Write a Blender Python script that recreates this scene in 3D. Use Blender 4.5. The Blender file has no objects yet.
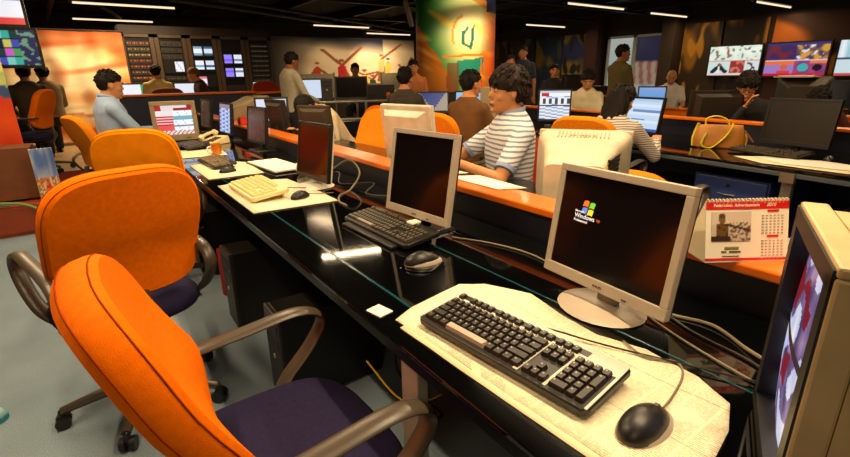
import bpy, bmesh, math, random
from math import sin, cos, pi, radians as R, sqrt, atan2, hypot
from mathutils import Vector as V, Matrix, noise
random.seed(7)
sc = bpy.context.scene
COL = sc.collection

# ------------------------------------------------------------ camera
cam_d = bpy.data.cameras.new('camera'); cam = bpy.data.objects.new('camera', cam_d); COL.objects.link(cam)
cam_d.sensor_width = 36.0; cam_d.lens = 470.0/850*36.0; cam_d.clip_start = 0.05; cam_d.clip_end = 60
_F = V((0.54360192, 0.77987941, -0.31029835)); _R = V((0.81744427, -0.57580875, -0.01513741)); _U = V((0.19047786, 0.24542288, 0.9505187))
m3 = Matrix((( _R.x, _U.x, -_F.x), (_R.y, _U.y, -_F.y), (_R.z, _U.z, -_F.z)))
cam.matrix_world = Matrix.Translation((0, 0, 1.34)) @ m3.to_4x4()
sc.camera = cam

# ------------------------------------------------------------ world, exposure
w = bpy.data.worlds.new('world'); sc.world = w; w.use_nodes = True
w.node_tree.nodes['Background'].inputs[0].default_value = (1.0, 0.72, 0.5, 1); w.node_tree.nodes['Background'].inputs[1].default_value = 0.03
sc.view_settings.view_transform = 'Standard'; sc.view_settings.look = 'None'; sc.view_settings.gamma = 1.0
sc.view_settings.exposure = 0.0; sc.view_settings.use_curve_mapping = False
sc.cycles.use_denoising = True
sc.cycles.max_bounces = 6; sc.cycles.sample_clamp_indirect = 4.0
try: sc.cycles.use_light_tree = True
except Exception: pass

# ------------------------------------------------------------ ceiling light fittings (batten lamps): x, y, z, length, angle, watts
WARM = (1.0, 0.72, 0.42)
LAMPS = [  # seen in the photo, far away
 (.92, 10.2, 2.55, 1.55, 0, 60), (.88, 12.8, 2.55, 1.5, 0, 20), (5.8, 11.9, 2.55, 1.6, 0, 30), (8.1, 13.4, 2.55, 1.6, 0, 24),
 (10.65, 9.4, 2.55, 1.6, 0, 18), (8.5, 6.25, 2.55, 1.8, 0, 30), (11.3, 6.35, 2.55, 1.6, 0, 16), (11.5, 4.35, 2.55, 1.7, 0, 16),
 # overhead and behind the photographer, outside the frame
 (-0.35, 2.1, 2.45, 1.5, 88, 44), (1.1, 3.6, 2.5, 1.5, 90, 44), (1.0, 0.35, 2.45, 1.5, 90, 50), (2.25, 1.7, 2.5, 1.5, 90, 44), (4.2, 2.5, 2.5, 1.5, 90, 34),
 (-0.5, 5.2, 2.5, 1.5, 90, 38), (2.6, 5.48, 2.5, .8, -16, 12), (5.4, .9, 2.5, 1.5, 90, 28), (-1.2, -1.0, 2.5, 1.5, 0, 20), (5.2, 5.4, 2.5, 1.5, 0, 18), (8.3, 2.2, 2.5, 1.5, 0, 18)]

# ------------------------------------------------------------ materials
def lin(c):
    return tuple(((x/255)/12.92 if x/255 <= .04045 else ((x/255+.055)/1.055)**2.4) for x in c)
MATS = {}
def mat(name, rgb, rough=.5, metal=0, var=.12, scale=12, bump=0.0, bscale=200, spec=.5, emit=0, coat=0, trans=0, sheen=0, alpha=1):
    if name in MATS: return MATS[name]
    m = bpy.data.materials.new(name); m.use_nodes = True; nt = m.node_tree; b = nt.nodes['Principled BSDF']
    c = lin(rgb)
    tc = nt.nodes.new('ShaderNodeTexCoord'); nz = nt.nodes.new('ShaderNodeTexNoise'); nz.inputs['Scale'].default_value = scale; nz.inputs['Detail'].default_value = 4
    nt.links.new(tc.outputs['Object'], nz.inputs['Vector'])
    rp = nt.nodes.new('ShaderNodeValToRGB'); rp.color_ramp.elements[0].position = .3; rp.color_ramp.elements[1].position = .7
    rp.color_ramp.elements[0].color = tuple(x*(1-var) for x in c)+(1,); rp.color_ramp.elements[1].color = tuple(min(1, x*(1+var)) for x in c)+(1,)
    nt.links.new(nz.outputs['Fac'], rp.inputs['Fac']); nt.links.new(rp.outputs['Color'], b.inputs['Base Color'])
    b.inputs['Roughness'].default_value = rough; b.inputs['Metallic'].default_value = metal; b.inputs['Specular IOR Level'].default_value = spec
    if coat: b.inputs['Coat Weight'].default_value = coat; b.inputs['Coat Roughness'].default_value = .08
    if sheen: b.inputs['Sheen Weight'].default_value = sheen
    if trans: b.inputs['Transmission Weight'].default_value = trans
    if emit: nt.links.new(rp.outputs['Color'], b.inputs['Emission Color']); b.inputs['Emission Strength'].default_value = emit
    if bump:
        n2 = nt.nodes.new('ShaderNodeTexNoise'); n2.inputs['Scale'].default_value = bscale; nt.links.new(tc.outputs['Object'], n2.inputs['Vector'])
        bp = nt.nodes.new('ShaderNodeBump'); bp.inputs['Strength'].default_value = bump; bp.inputs['Distance'].default_value = .002
        nt.links.new(n2.outputs['Fac'], bp.inputs['Height']); nt.links.new(bp.outputs['Normal'], b.inputs['Normal'])
    MATS[name] = m; return m
def attr_mat(name, emit=0, rough=.6, base=1.0, spec=.3):
    if name in MATS: return MATS[name]
    m = bpy.data.materials.new(name); m.use_nodes = True; nt = m.node_tree; b = nt.nodes['Principled BSDF']
    a = nt.nodes.new('ShaderNodeAttribute'); a.attribute_name = 'Col'
    mx = nt.nodes.new('ShaderNodeMix'); mx.data_type = 'RGBA'; mx.blend_type = 'MULTIPLY'; mx.inputs[0].default_value = 1
    mx.inputs[7].default_value = (base, base, base, 1); nt.links.new(a.outputs['Color'], mx.inputs[6])
    nt.links.new(mx.outputs[2], b.inputs['Base Color']); b.inputs['Roughness'].default_value = rough; b.inputs['Specular IOR Level'].default_value = spec
    if emit: nt.links.new(a.outputs['Color'], b.inputs['Emission Color']); b.inputs['Emission Strength'].default_value = emit
    MATS[name] = m; return m
ORANGE = mat('orange_fabric', (244, 114, 2), .9, var=.08, scale=60, bump=.5, bscale=500, spec=.08)
ORANGE_Y = mat('yellow_orange_fabric', (240, 135, 12), .85, var=.08, scale=60, bump=.3, bscale=500, spec=.2)
RUST = mat('rust_fabric', (160, 48, 14), .85, var=.08, scale=40, spec=.2)
PIPE = mat('orange_piping', (150, 60, 8), .9, spec=.05)
NAVY = mat('navy_fabric', (40, 36, 66), .9, var=.12, scale=80, bump=.5, bscale=600, spec=.1)
PLAST = mat('bronze_grey_plastic', (70, 60, 48), .36, var=.08, spec=.5)
BLACKP = mat('black_plastic', (22, 20, 19), .4, var=.1)
DKGREY = mat('dark_grey_plastic', (48, 42, 38), .45, var=.08)
SILVER = mat('silver_plastic', (178, 166, 148), .4, var=.05)
SILVER2 = mat('light_silver_plastic', (206, 200, 184), .45, var=.04)
BEIGE = mat('beige_plastic', (196, 174, 134), .5, var=.06)
CREAM = mat('cream_plastic', (236, 218, 160), .5, var=.04)
STEEL = mat('brushed_steel', (150, 142, 126), .35, metal=.7, var=.08)
CHROME = mat('chrome', (190, 184, 170), .18, metal=1, var=.03)
WOOD = mat('orange_cherry_wood', (238, 116, 20), .3, var=.16, scale=9, spec=.5, coat=.3)
WOODD = mat('dark_red_wood', (120, 48, 20), .45, var=.2, scale=9)
PANEL = mat('navy_partition_laminate', (20, 24, 42), .5, var=.15, scale=5)
BLUEC = mat('blue_cabinet_metal', (40, 58, 116), .4, var=.1, scale=6)
GLASS = mat('black_desk_glass', (5, 6, 7), .05, var=.3, scale=3, spec=.8)
TEAL = mat('teal_glass_edge', (14, 66, 74), .15, var=.2, scale=20, spec=.8)
BLACKM = mat('black_metal', (14, 14, 15), .35, metal=.3)
KEYB = mat('black_key', (38, 35, 31), .45, var=.05)
KEYL = mat('key_legend', (170, 162, 140), .6)
KEYC = mat('cream_key', (228, 208, 146), .5, var=.03)
WHITEP = mat('white_paper', (244, 238, 220), .8, var=.03)
PAPER2 = mat('cream_paper', (240, 226, 184), .8, var=.05)
SCR_OFF = mat('dark_lcd_glass', (16, 11, 12), .14, var=.2, scale=4, spec=.5)
RUBBER = mat('black_rubber', (18, 17, 16), .7)
CABLE = mat('grey_cable', (120, 108, 86), .5)
CABLEB = mat('black_cable', (24, 22, 20), .5)
YELLOW = mat('yellow_cable', (200, 160, 40), .5)
SKIN = mat('skin', (206, 142, 92), .55, var=.05, scale=30, spec=.3)
SKIN_D = mat('skin_dark', (156, 98, 62), .55, var=.05, scale=30, spec=.3)
HAIR = mat('black_hair', (22, 15, 11), .75, var=.4, scale=50, bump=.8, bscale=150, spec=.25)
HAIRB = mat('brown_hair', (32, 20, 12), .7, var=.35, scale=50, bump=.6, bscale=150, spec=.25)
LIP = mat('lip', (140, 70, 52), .5); EYEW = mat('eye_white', (220, 210, 196), .3); EYED = mat('eye_dark', (24, 14, 10), .2)
SCREEN = attr_mat('lit_screen', emit=1.0, rough=.2, base=.1)
PRINT = attr_mat('printed_surface', rough=.6)

# striped polo, newsprint, carpet
def stripes_mat(name, c1, c2, freq, duty=.5, axis=2, rough=.85, wob=.006):
    m = bpy.data.materials.new(name); m.use_nodes = True; nt = m.node_tree; b = nt.nodes['Principled BSDF']; b.inputs['Roughness'].default_value = rough
    tc = nt.nodes.new('ShaderNodeTexCoord'); sp = nt.nodes.new('ShaderNodeSeparateXYZ'); nz = nt.nodes.new('ShaderNodeTexNoise'); nz.inputs['Scale'].default_value = 6
    nt.links.new(tc.outputs['Object'], sp.inputs[0]); nt.links.new(tc.outputs['Object'], nz.inputs['Vector'])
    a = nt.nodes.new('ShaderNodeMath'); a.operation = 'MULTIPLY_ADD'; a.inputs[1].default_value = wob*6; nt.links.new(nz.outputs['Fac'], a.inputs[0]); nt.links.new(sp.outputs[axis], a.inputs[2])
    f = nt.nodes.new('ShaderNodeMath'); f.operation = 'MULTIPLY'; f.inputs[1].default_value = freq; nt.links.new(a.outputs[0], f.inputs[0])
    g = nt.nodes.new('ShaderNodeMath'); g.operation = 'FRACT'; nt.links.new(f.outputs[0], g.inputs[0])
    h = nt.nodes.new('ShaderNodeMath'); h.operation = 'LESS_THAN'; h.inputs[1].default_value = duty; nt.links.new(g.outputs[0], h.inputs[0])
    mx = nt.nodes.new('ShaderNodeMix'); mx.data_type = 'RGBA'; mx.inputs[6].default_value = lin(c2)+(1,); mx.inputs[7].default_value = lin(c1)+(1,)
    nt.links.new(h.outputs[0], mx.inputs[0]); nt.links.new(mx.outputs[2], b.inputs['Base Color']); MATS[name] = m; return m
POLO = stripes_mat('striped_polo', (122, 140, 178), (232, 226, 216), 40, .40)
WSTRIPE = stripes_mat('striped_sleeve', (96, 92, 96), (216, 206, 190), 60, .35)

def newsprint():
    m = bpy.data.materials.new('newsprint'); m.use_nodes = True; nt = m.node_tree; b = nt.nodes['Principled BSDF']; b.inputs['Roughness'].default_value = .85; L = nt.links
    tc = nt.nodes.new('ShaderNodeTexCoord'); sp = nt.nodes.new('ShaderNodeSeparateXYZ'); L.new(tc.outputs['Object'], sp.inputs[0])
    def mth(op, a, bb=None, c=None):
        n = nt.nodes.new('ShaderNodeMath'); n.operation = op
        for i, x in enumerate((a, bb, c)):
            if x is None: continue
            if isinstance(x, (int, float)): n.inputs[i].default_value = x
            else: L.new(x, n.inputs[i])
        return n.outputs[0]
    lines = mth('LESS_THAN', mth('FRACT', mth('MULTIPLY', sp.outputs[0], 210)), .45)
    cols = mth('GREATER_THAN', mth('FRACT', mth('MULTIPLY', sp.outputs[1], 19)), .10)
    nz = nt.nodes.new('ShaderNodeTexNoise'); nz.inputs['Scale'].default_value = 260; L.new(tc.outputs['Object'], nz.inputs['Vector'])
    word = mth('GREATER_THAN', nz.outputs['Fac'], .45)
    n2 = nt.nodes.new('ShaderNodeTexNoise'); n2.inputs['Scale'].default_value = 9; L.new(tc.outputs['Object'], n2.inputs['Vector'])
    blk = mth('GREATER_THAN', n2.outputs['Fac'], .40)
    k = mth('MULTIPLY', mth('MULTIPLY', lines, cols), mth('MULTIPLY', word, blk))
    rule = mth('LESS_THAN', mth('FRACT', mth('MULTIPLY', sp.outputs[0], 7.3)), .012)
    k = mth('MAXIMUM', mth('MULTIPLY', k, .48), mth('MULTIPLY', rule, .7))
    mx = nt.nodes.new('ShaderNodeMix'); mx.data_type = 'RGBA'; mx.inputs[6].default_value = lin((242, 232, 196))+(1,); mx.inputs[7].default_value = lin((70, 60, 50))+(1,)
    L.new(k, mx.inputs[0]); L.new(mx.outputs[2], b.inputs['Base Color']); return m
NEWS = newsprint()
CARPET = mat('grey_green_carpet', (142, 162, 176), .95, var=.10, scale=3, bump=.6, bscale=350, spec=.15)
def speckle(m, amt=.35, scale=420):
    nt = m.node_tree; b = nt.nodes['Principled BSDF']; l = b.inputs['Base Color'].links[0]; src = l.from_socket
    nz = nt.nodes.new('ShaderNodeTexNoise'); nz.inputs['Scale'].default_value = scale; nz.inputs['Detail'].default_value = 2
    tc = nt.nodes.new('ShaderNodeTexCoord'); nt.links.new(tc.outputs['Object'], nz.inputs['Vector'])
    rp = nt.nodes.new('ShaderNodeValToRGB'); rp.color_ramp.elements[0].position = .38; rp.color_ramp.elements[1].position = .62
    rp.color_ramp.elements[0].color = (1-amt,)*3+(1,); rp.color_ramp.elements[1].color = (1+amt*.3,)*3+(1,)
    mx = nt.nodes.new('ShaderNodeMix'); mx.data_type = 'RGBA'; mx.blend_type = 'MULTIPLY'; mx.inputs[0].default_value = 1
    nt.links.new(nz.outputs['Fac'], rp.inputs['Fac']); nt.links.new(src, mx.inputs[6]); nt.links.new(rp.outputs['Color'], mx.inputs[7]); nt.links.new(mx.outputs[2], b.inputs['Base Color'])
speckle(CARPET, .3, 260)

# ------------------------------------------------------------ mesh builder
class MB:
    def __init__(s): s.v = []; s.f = []; s.mi = []; s.c = None
    def add(s, vs, fs, mi=0, M=None):
        n = len(s.v)
        for p in vs:
            p = V(p); s.v.append(tuple(M @ p) if M is not None else tuple(p))
        for f in fs: s.f.append(tuple(i+n for i in f)); s.mi.append(mi)
        return s
    def box(s, c, d, rz=0, mi=0, rx=0, ry=0, taper=1.0):
        x, y, z = d[0]/2, d[1]/2, d[2]/2; t = taper
        vs = [(-x, -y, -z), (x, -y, -z), (x, y, -z), (-x, y, -z), (-x*t, -y*t, z), (x*t, -y*t, z), (x*t, y*t, z), (-x*t, y*t, z)]
        M = Matrix.Translation(c) @ Matrix.Rotation(rz, 4, 'Z') @ Matrix.Rotation(rx, 4, 'X') @ Matrix.Rotation(ry, 4, 'Y')
        return s.add(vs, [(0, 3, 2, 1), (4, 5, 6, 7), (0, 1, 5, 4), (1, 2, 6, 5), (2, 3, 7, 6), (3, 0, 4, 7)], mi, M)
    def b2(s, a, b, mi=0): return s.box([(a[i]+b[i])/2 for i in range(3)], [abs(b[i]-a[i]) for i in range(3)], mi=mi)
    def tube(s, pts, rad, n=10, mi=0, flat=None, up=None, cap=True):
        pts = [V(p) for p in pts]; k = len(pts)
        if not hasattr(rad, '__len__'): rad = [rad]*k
        base = len(s.v); prev = None
        for i, p in enumerate(pts):
            t = (pts[min(i+1, k-1)]-pts[max(i-1, 0)]).normalized()
            if up is not None: u = V(up)-t*V(up).dot(t)
            elif prev is None:
                u = t.cross(V((0, 0, 1)) if abs(t.z) < .9 else V((1, 0, 0)))
            else: u = prev-t*prev.dot(t)
            u.normalize(); prev = u; w_ = t.cross(u)
            ru, rw = (rad[i], rad[i]) if flat is None else (rad[i], rad[i]*flat)
            for j in range(n):
                a = 2*pi*j/n; s.v.append(tuple(p+u*cos(a)*ru+w_*sin(a)*rw))
        for i in range(k-1):
            for j in range(n):
                a = base+i*n+j; b = base+i*n+(j+1) % n; s.f.append((a, b, b+n, a+n)); s.mi.append(mi)
        if cap:
            s.f.append(tuple(base+j for j in reversed(range(n)))); s.mi.append(mi)
            s.f.append(tuple(base+(k-1)*n+j for j in range(n))); s.mi.append(mi)
        return s
    def capsule(s, a, b, ra, rb=None, n=10, mi=0):
        rb = ra if rb is None else rb; a = V(a); b = V(b); d = (b-a); L = d.length or 1e-6; d /= L
        pts, rr = [], []
        for k in (-1, -.87, -.5): pts.append(a+d*ra*k); rr.append(max(ra*sqrt(max(0, 1-k*k)), ra*.12))
        pts.append(a); rr.append(ra); pts.append(b); rr.append(rb)
        for k in (.5, .87, 1): pts.append(b+d*rb*k); rr.append(max(rb*sqrt(max(0, 1-k*k)), rb*.12))
        return s.tube(pts, rr, n, mi)
    def loft(s, rings, n=20, mi=0, sq=2.0):   # rings: (x,y,z,rx,ry) horizontal ellipses
        base = len(s.v)
        for x, y, z, rx, ry in rings:
            for j in range(n):
                a = 2*pi*j/n; ca, sa = cos(a), sin(a)
                s.v.append((x+math.copysign(abs(ca)**(2/sq), ca)*rx, y+math.copysign(abs(sa)**(2/sq), sa)*ry, z))
        k = len(rings)
        for i in range(k-1):
            for j in range(n):
                a = base+i*n+j; b = base+i*n+(j+1) % n; s.f.append((a, b, b+n, a+n)); s.mi.append(mi)
        s.f.append(tuple(base+j for j in reversed(range(n)))); s.mi.append(mi)
        s.f.append(tuple(base+(k-1)*n+j for j in range(n))); s.mi.append(mi)
        return s
    def ell(s, c, r, nu=16, nv=10, mi=0, M=None, fn=None):
        base = len(s.v); c = V(c)
        vs = []
        for i in range(nv+1):
            th = pi*i/nv
            for j in range(nu):
                a = 2*pi*j/nu; d = V((sin(th)*cos(a), sin(th)*sin(a), cos(th)))
                k = fn(d) if fn else 1.0
                p = V((d.x*r[0]*k, d.y*r[1]*k, d.z*r[2]*k))
                if M is not None: p = M @ p
                vs.append(c+p)
        s.v += [tuple(p) for p in vs]
        for i in range(nv):
            for j in range(nu):
                a = base+i*nu+j; b = base+i*nu+(j+1) % nu; s.f.append((a, a+nu, b+nu, b)); s.mi.append(mi)
        return s
    def prism(s, pts, z0, z1, mi=0, M=None):
        n = len(pts)
        return s.add([(x, y, z0) for x, y in pts]+[(x, y, z1) for x, y in pts], [tuple(reversed(range(n))), tuple(range(n, 2*n))]+[(i, (i+1) % n, n+(i+1) % n, n+i) for i in range(n)], mi, M)
    def xf(s, M): s.v = [tuple(M @ V(p)) for p in s.v]; return s
    def build(s, name, mats, parent=None, bevel=0, smooth=True, weld=False):
        me = bpy.data.meshes.new(name); me.from_pydata(s.v, [], s.f)
        if not isinstance(mats, (list, tuple)): mats = [mats]
        for m in mats: me.materials.append(m)
        for p, i in zip(me.polygons, s.mi): p.material_index = i; p.use_smooth = smooth
        if weld or s.c is not None or True:
            bm = bmesh.new(); bm.from_mesh(me)
            if weld: bmesh.ops.remove_doubles(bm, verts=bm.verts, dist=1e-5)
            if s.c is None: bmesh.ops.recalc_face_normals(bm, faces=bm.faces)
            bm.to_mesh(me); bm.free()
        if s.c is not None:
            ca = me.color_attributes.new('Col', 'FLOAT_COLOR', 'POINT')
            for i, c in enumerate(s.c): ca.data[i].color = tuple(c)+(1,)
        o = bpy.data.objects.new(name, me); COL.objects.link(o)
        if parent: o.parent = parent
        if smooth and s.c is None:
            try: me.set_sharp_from_angle(angle=R(38))
            except Exception: pass
        if bevel:
            b = o.modifiers.new('bevel', 'BEVEL'); b.width = bevel; b.segments = 2; b.limit_method = 'ANGLE'; b.angle_limit = R(40)
        return o
def tag(o, label=None, cat=None, group=None, kind=None):
    if label: o['label'] = label
    if cat: o['category'] = cat
    if group: o['group'] = group
    if kind: o['kind'] = kind
    return o
def thing(name, label, cat, loc=(0, 0, 0), rz=0, group=None):
    o = bpy.data.objects.new(name, None); COL.objects.link(o); o.empty_display_size = .1
    o.location = loc; o.rotation_euler = (0, 0, rz); return tag(o, label, cat, group)
def at(o, loc, rz=0): o.location = loc; o.rotation_euler = (0, 0, rz); return o
def struct(name, mb, m, bevel=0): return tag(mb.build(name, m, None, bevel, smooth=False), kind='structure')
def copy_tree(o, parent=None):
    c = o.copy(); COL.objects.link(c)
    if parent is not None: c.parent = parent
    for ch in list(o.children): copy_tree(ch, c)
    return c
def dup(o, loc, rz, label, group=None):
    c = copy_tree(o); c.location = loc; c.rotation_euler = (0, 0, rz); c['label'] = label
    if group: c['group'] = group
    return c
def bez(pts, n=8):   # Catmull-Rom
    P = [V(p) for p in pts]; P = [P[0]*2-P[1]]+P+[P[-1]*2-P[-2]]; out = []
    for i in range(1, len(P)-2):
        for k in range(n):
            t = k/n; a, b, c, d = P[i-1:i+3]
            out.append(.5*((2*b)+(c-a)*t+(2*a-5*b+4*c-d)*t*t+(3*b-a-3*c+d)*t**3))
    out.append(P[-2]); return out
def picture(w_, h, nx, ny, fn, thick=0.0, warp=None):  # vertical picture facing -Y, origin bottom centre; fn(u,v)->0..255 rgb
    mb = MB(); cols = []
    for j in range(ny+1):
        for i in range(nx+1):
            u, v = i/nx, j/ny; p = (-w_/2+w_*u, 0, h*v)
            if warp: p = warp(u, v, p)
            mb.v.append(p); cols.append(lin([max(0, min(255, x)) for x in fn(u, v)]))
    for j in range(ny):
        for i in range(nx):
            a = j*(nx+1)+i; mb.f.append((a, a+1, a+nx+2, a+nx+1)); mb.mi.append(0)
    mb.c = cols; return mb
def cells(w_, h, nx, ny, fn):   # crisp cells (screens): flat coloured quads, facing -Y
    mb = MB(); cols = []
    for j in range(ny):
        for i in range(nx):
            c = lin(fn(i, j, (i+.5)/nx, (j+.5)/ny)); x0 = -w_/2+w_*i/nx; x1 = x0+w_/nx; z0 = h*j/ny; z1 = z0+h/ny; n = len(mb.v)
            mb.v += [(x0, 0, z0), (x1, 0, z0), (x1, 0, z1), (x0, 0, z1)]; cols += [c]*4; mb.f.append((n, n+1, n+2, n+3)); mb.mi.append(0)
    mb.c = cols; return mb
def lettering(name, txt, size, m, parent, loc, rot=(R(90), 0, 0), depth=.0004, align='CENTER', bold=0.0, shear=0):
    cu = bpy.data.curves.new(name, 'FONT'); cu.body = txt; cu.size = size; cu.extrude = depth; cu.align_x = align; cu.offset = bold; cu.shear = shear
    t = bpy.data.objects.new('tmp', cu); COL.objects.link(t); dg = bpy.context.evaluated_depsgraph_get()
    me = bpy.data.meshes.new_from_object(t.evaluated_get(dg)); bpy.data.objects.remove(t); me.materials.clear(); me.materials.append(m)
    o = bpy.data.objects.new(name, me); COL.objects.link(o); o.parent = parent; o.location = loc; o.rotation_euler = rot; return o

# ------------------------------------------------------------ the room
struct('floor', MB().b2((-3.2, -4.2, -.1), (12.7, 14.2, 0)), CARPET)
struct('ceiling', MB().b2((-3.2, -4.2, 3.0), (12.7, 14.2, 3.1)), mat('black_ceiling', (13, 10, 9), .9))
WALL = mat('dark_brown_wall', (52, 36, 24), .8, var=.3, scale=2)
struct('wall_left', MB().b2((-3.2, -4.2, 0), (-3.1, 14.2, 3)), WALL)
struct('wall_back', MB().b2((-3.1, 14.1, 0), (12.6, 14.2, 3)), WALL)
struct('wall_right', MB().b2((12.6, -4.2, 0), (12.7, 14.1, 3)), WALL)
struct('wall_front', MB().b2((-3.1, -4.2, 0), (12.6, -4.1, 3)), WALL)
TILE = mat('pale_tile_floor', (196, 168, 128), .4, var=.08, scale=2)
o = struct('floor_platform', MB().b2((-3.1, 7.75, 0), (.42, 14.1, .2)).b2((.42, 8.35, 0), (4.0, 14.1, .2)), TILE)
struct('trim_1', MB().b2((-3.1, 7.72, 0), (.44, 7.75, .205)), mat('red_step_riser', (120, 34, 18), .6))

# ceiling structure: ducts, beams, pipes
bm_ = MB()
def ceil_beam(name, a, b, wd, ht, m, label):
    mb = MB(); a = V(a); b = V(b); d = b-a
    mb.box(((a+b)/2), (d.length, wd, ht), rz=atan2(d.y, d.x)); return tag(mb.build(name, m, smooth=False), kind='structure')
DUCT = mat('dark_duct_metal', (34, 27, 22), .5, var=.15, metal=.4)
n_t = 2
for x in (-1.5, 0.4, 2.3, 4.2, 6.1, 8.0, 9.9, 11.8):
    ceil_beam('trim_%d' % n_t, (x, -4.1, 2.9), (x, 14.1, 2.9), .09, .2, DUCT, ''); n_t += 1
for y in (7.3, 9.0, 11.4, 13.2):
    ceil_beam('trim_%d' % n_t, (-3.1, y, 2.72), (12.6, y, 2.72), .06, .06, DUCT, ''); n_t += 1
for k, (a, b, r) in enumerate([((.2, 5.5, 2.66), (-.3, 14, 2.66), .05), ((1.5, 9.5, 2.62), (9, 13.9, 2.62), .045), ((2.2, 9.2, 2.62), (9.5, 13.4, 2.62), .03), ((0, 8.8, 2.68), (1.2, 13.5, 2.6), .04)]):
    tag(MB().tube([a, b], r, 10).build('ceiling_pipe', mat('pipe_paint', (70, 52, 40), .5)), ['grey ceiling pipe running over the orange printed curtain', 'long thick ceiling pipe running above the sports mural', 'thin ceiling pipe beside the thick one above the sports mural', 'slanting ceiling pipe over the equipment racks'][k], 'pipe')

# ------------------------------------------------------------ batten lamps
LAMPM = bpy.data.materials.new('lit_tube'); LAMPM.use_nodes = True
_b = LAMPM.node_tree.nodes['Principled BSDF']; _b.inputs['Emission Color'].default_value = (1, .80, .52, 1); _b.inputs['Emission Strength'].default_value = 1.15
hid = ['batten ceiling lamp overhead '+s for s in ('above the second orange office chair', 'above the third monitor of the near row', 'above the silver and black keyboard', 'above the polo man', 'above the tan handbag', 'above the man in pale blue', 'above the grey-shirted man', 'above the man in glasses', 'behind the photographer', 'above the curly-haired man', 'in front of the wall televisions')]
lamp_labels = ['ceiling lamp nearest above the orange printed curtain and racks', 'ceiling lamp farther back behind the first one above the racks', 'ceiling lamp over the left part of the sports mural', 'ceiling lamp over the right part of the sports mural beside the round column',
 'small ceiling lamp to the right of the round painted column', 'long ceiling lamp above the striped polo man, top of frame', 'ceiling lamp above the standing man in the doorway', 'ceiling lamp above the television wall at upper right']
for k, (x, y, z, L, a, wt) in enumerate(LAMPS):
    t = thing('ceiling_lamp', lamp_labels[k] if k < 8 else hid[k-8], 'lamp', (x, y, z), R(a), 'ceiling battens')
    MB().box((0, 0, .045), (L+.06, .16, .05), taper=.7).build('housing', DKGREY, t, smooth=False)
    MB().tube([(-L/2, 0, .006), (L/2, 0, .006)], .017, 8).build('lamp_tube', LAMPM, t)
    for q in (-1, 1): MB().box((q*(L/2-.005), 0, .005), (.03, .04, .05)).build('end_cap', DKGREY, t, smooth=False)
    for q in (-.35, .35): MB().tube([(L*q, 0, .06), (L*q, 0, 3.0-z)], .006, 6).build('hanger_rod', BLACKM, t)
    ld = bpy.data.lights.new('lamp_light', 'AREA'); ld.shape = 'RECTANGLE'; ld.size = L; ld.size_y = .05; ld.energy = wt; ld.color = WARM
    lo = bpy.data.objects.new('lamp_light', ld); COL.objects.link(lo); lo.parent = t; lo.location = (0, 0, -.03)
# ------------------------------------------------------------ office chair (faces +Y)
def superell(w_, h, n=40, p=3.2):
    out = []
    for j in range(n):
        a = 2*pi*j/n; ca, sa = cos(a), sin(a)
        out.append((math.copysign(abs(ca)**(2/p), ca)*w_/2, math.copysign(abs(sa)**(2/p), sa)*h/2))
    return out
def pad(out, t, warp, edge=.018, mi=0):   # cushion from an outline, local (u, w, depth) -> warp
    mb = MB(); n = len(out)
    lay = [(.0, .0, -1), (.35, 0, -1), (.7, 0, -1), (1, edge, -1), (1, edge*.35, -.72), (1, 0, -.35), (1, 0, .35), (1, edge*.35, .72), (1, edge, 1), (.7, 0, 1.0), (.35, 0, 1.0), (0, 0, 1.0)]
    for sc_, ins, d in lay:
        for (u, v) in out:
            r = hypot(u, v) or 1; k = (1-edge/r) if sc_ < 1 else (1-ins/r)
            mb.v.append(tuple(warp(u*k*sc_, v*k*sc_, d*t/2)))
    for i in range(len(lay)-1):
        for j in range(n):
            a = i*n+j; b = i*n+(j+1) % n; mb.f.append((a, b, b+n, a+n)); mb.mi.append(mi)
    return mb
def backwarp(zc, tilt, yc, wt=.0):
    def f(u, v, d):
        s = v/.24                               # -1 bottom .. 1 top
        bulge = .030*math.exp(-((s+.45)/.45)**2) - .010*s   # lumbar bulge to the front
        cup = .45*u*u                             # cups round the sitter
        uu = u*(1-.03*max(0, -s))
        y = d+bulge+cup; z = v
        return V((uu, yc+y*cos(tilt)-z*sin(tilt), zc+z*cos(tilt)+y*sin(tilt)))
    return f
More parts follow.
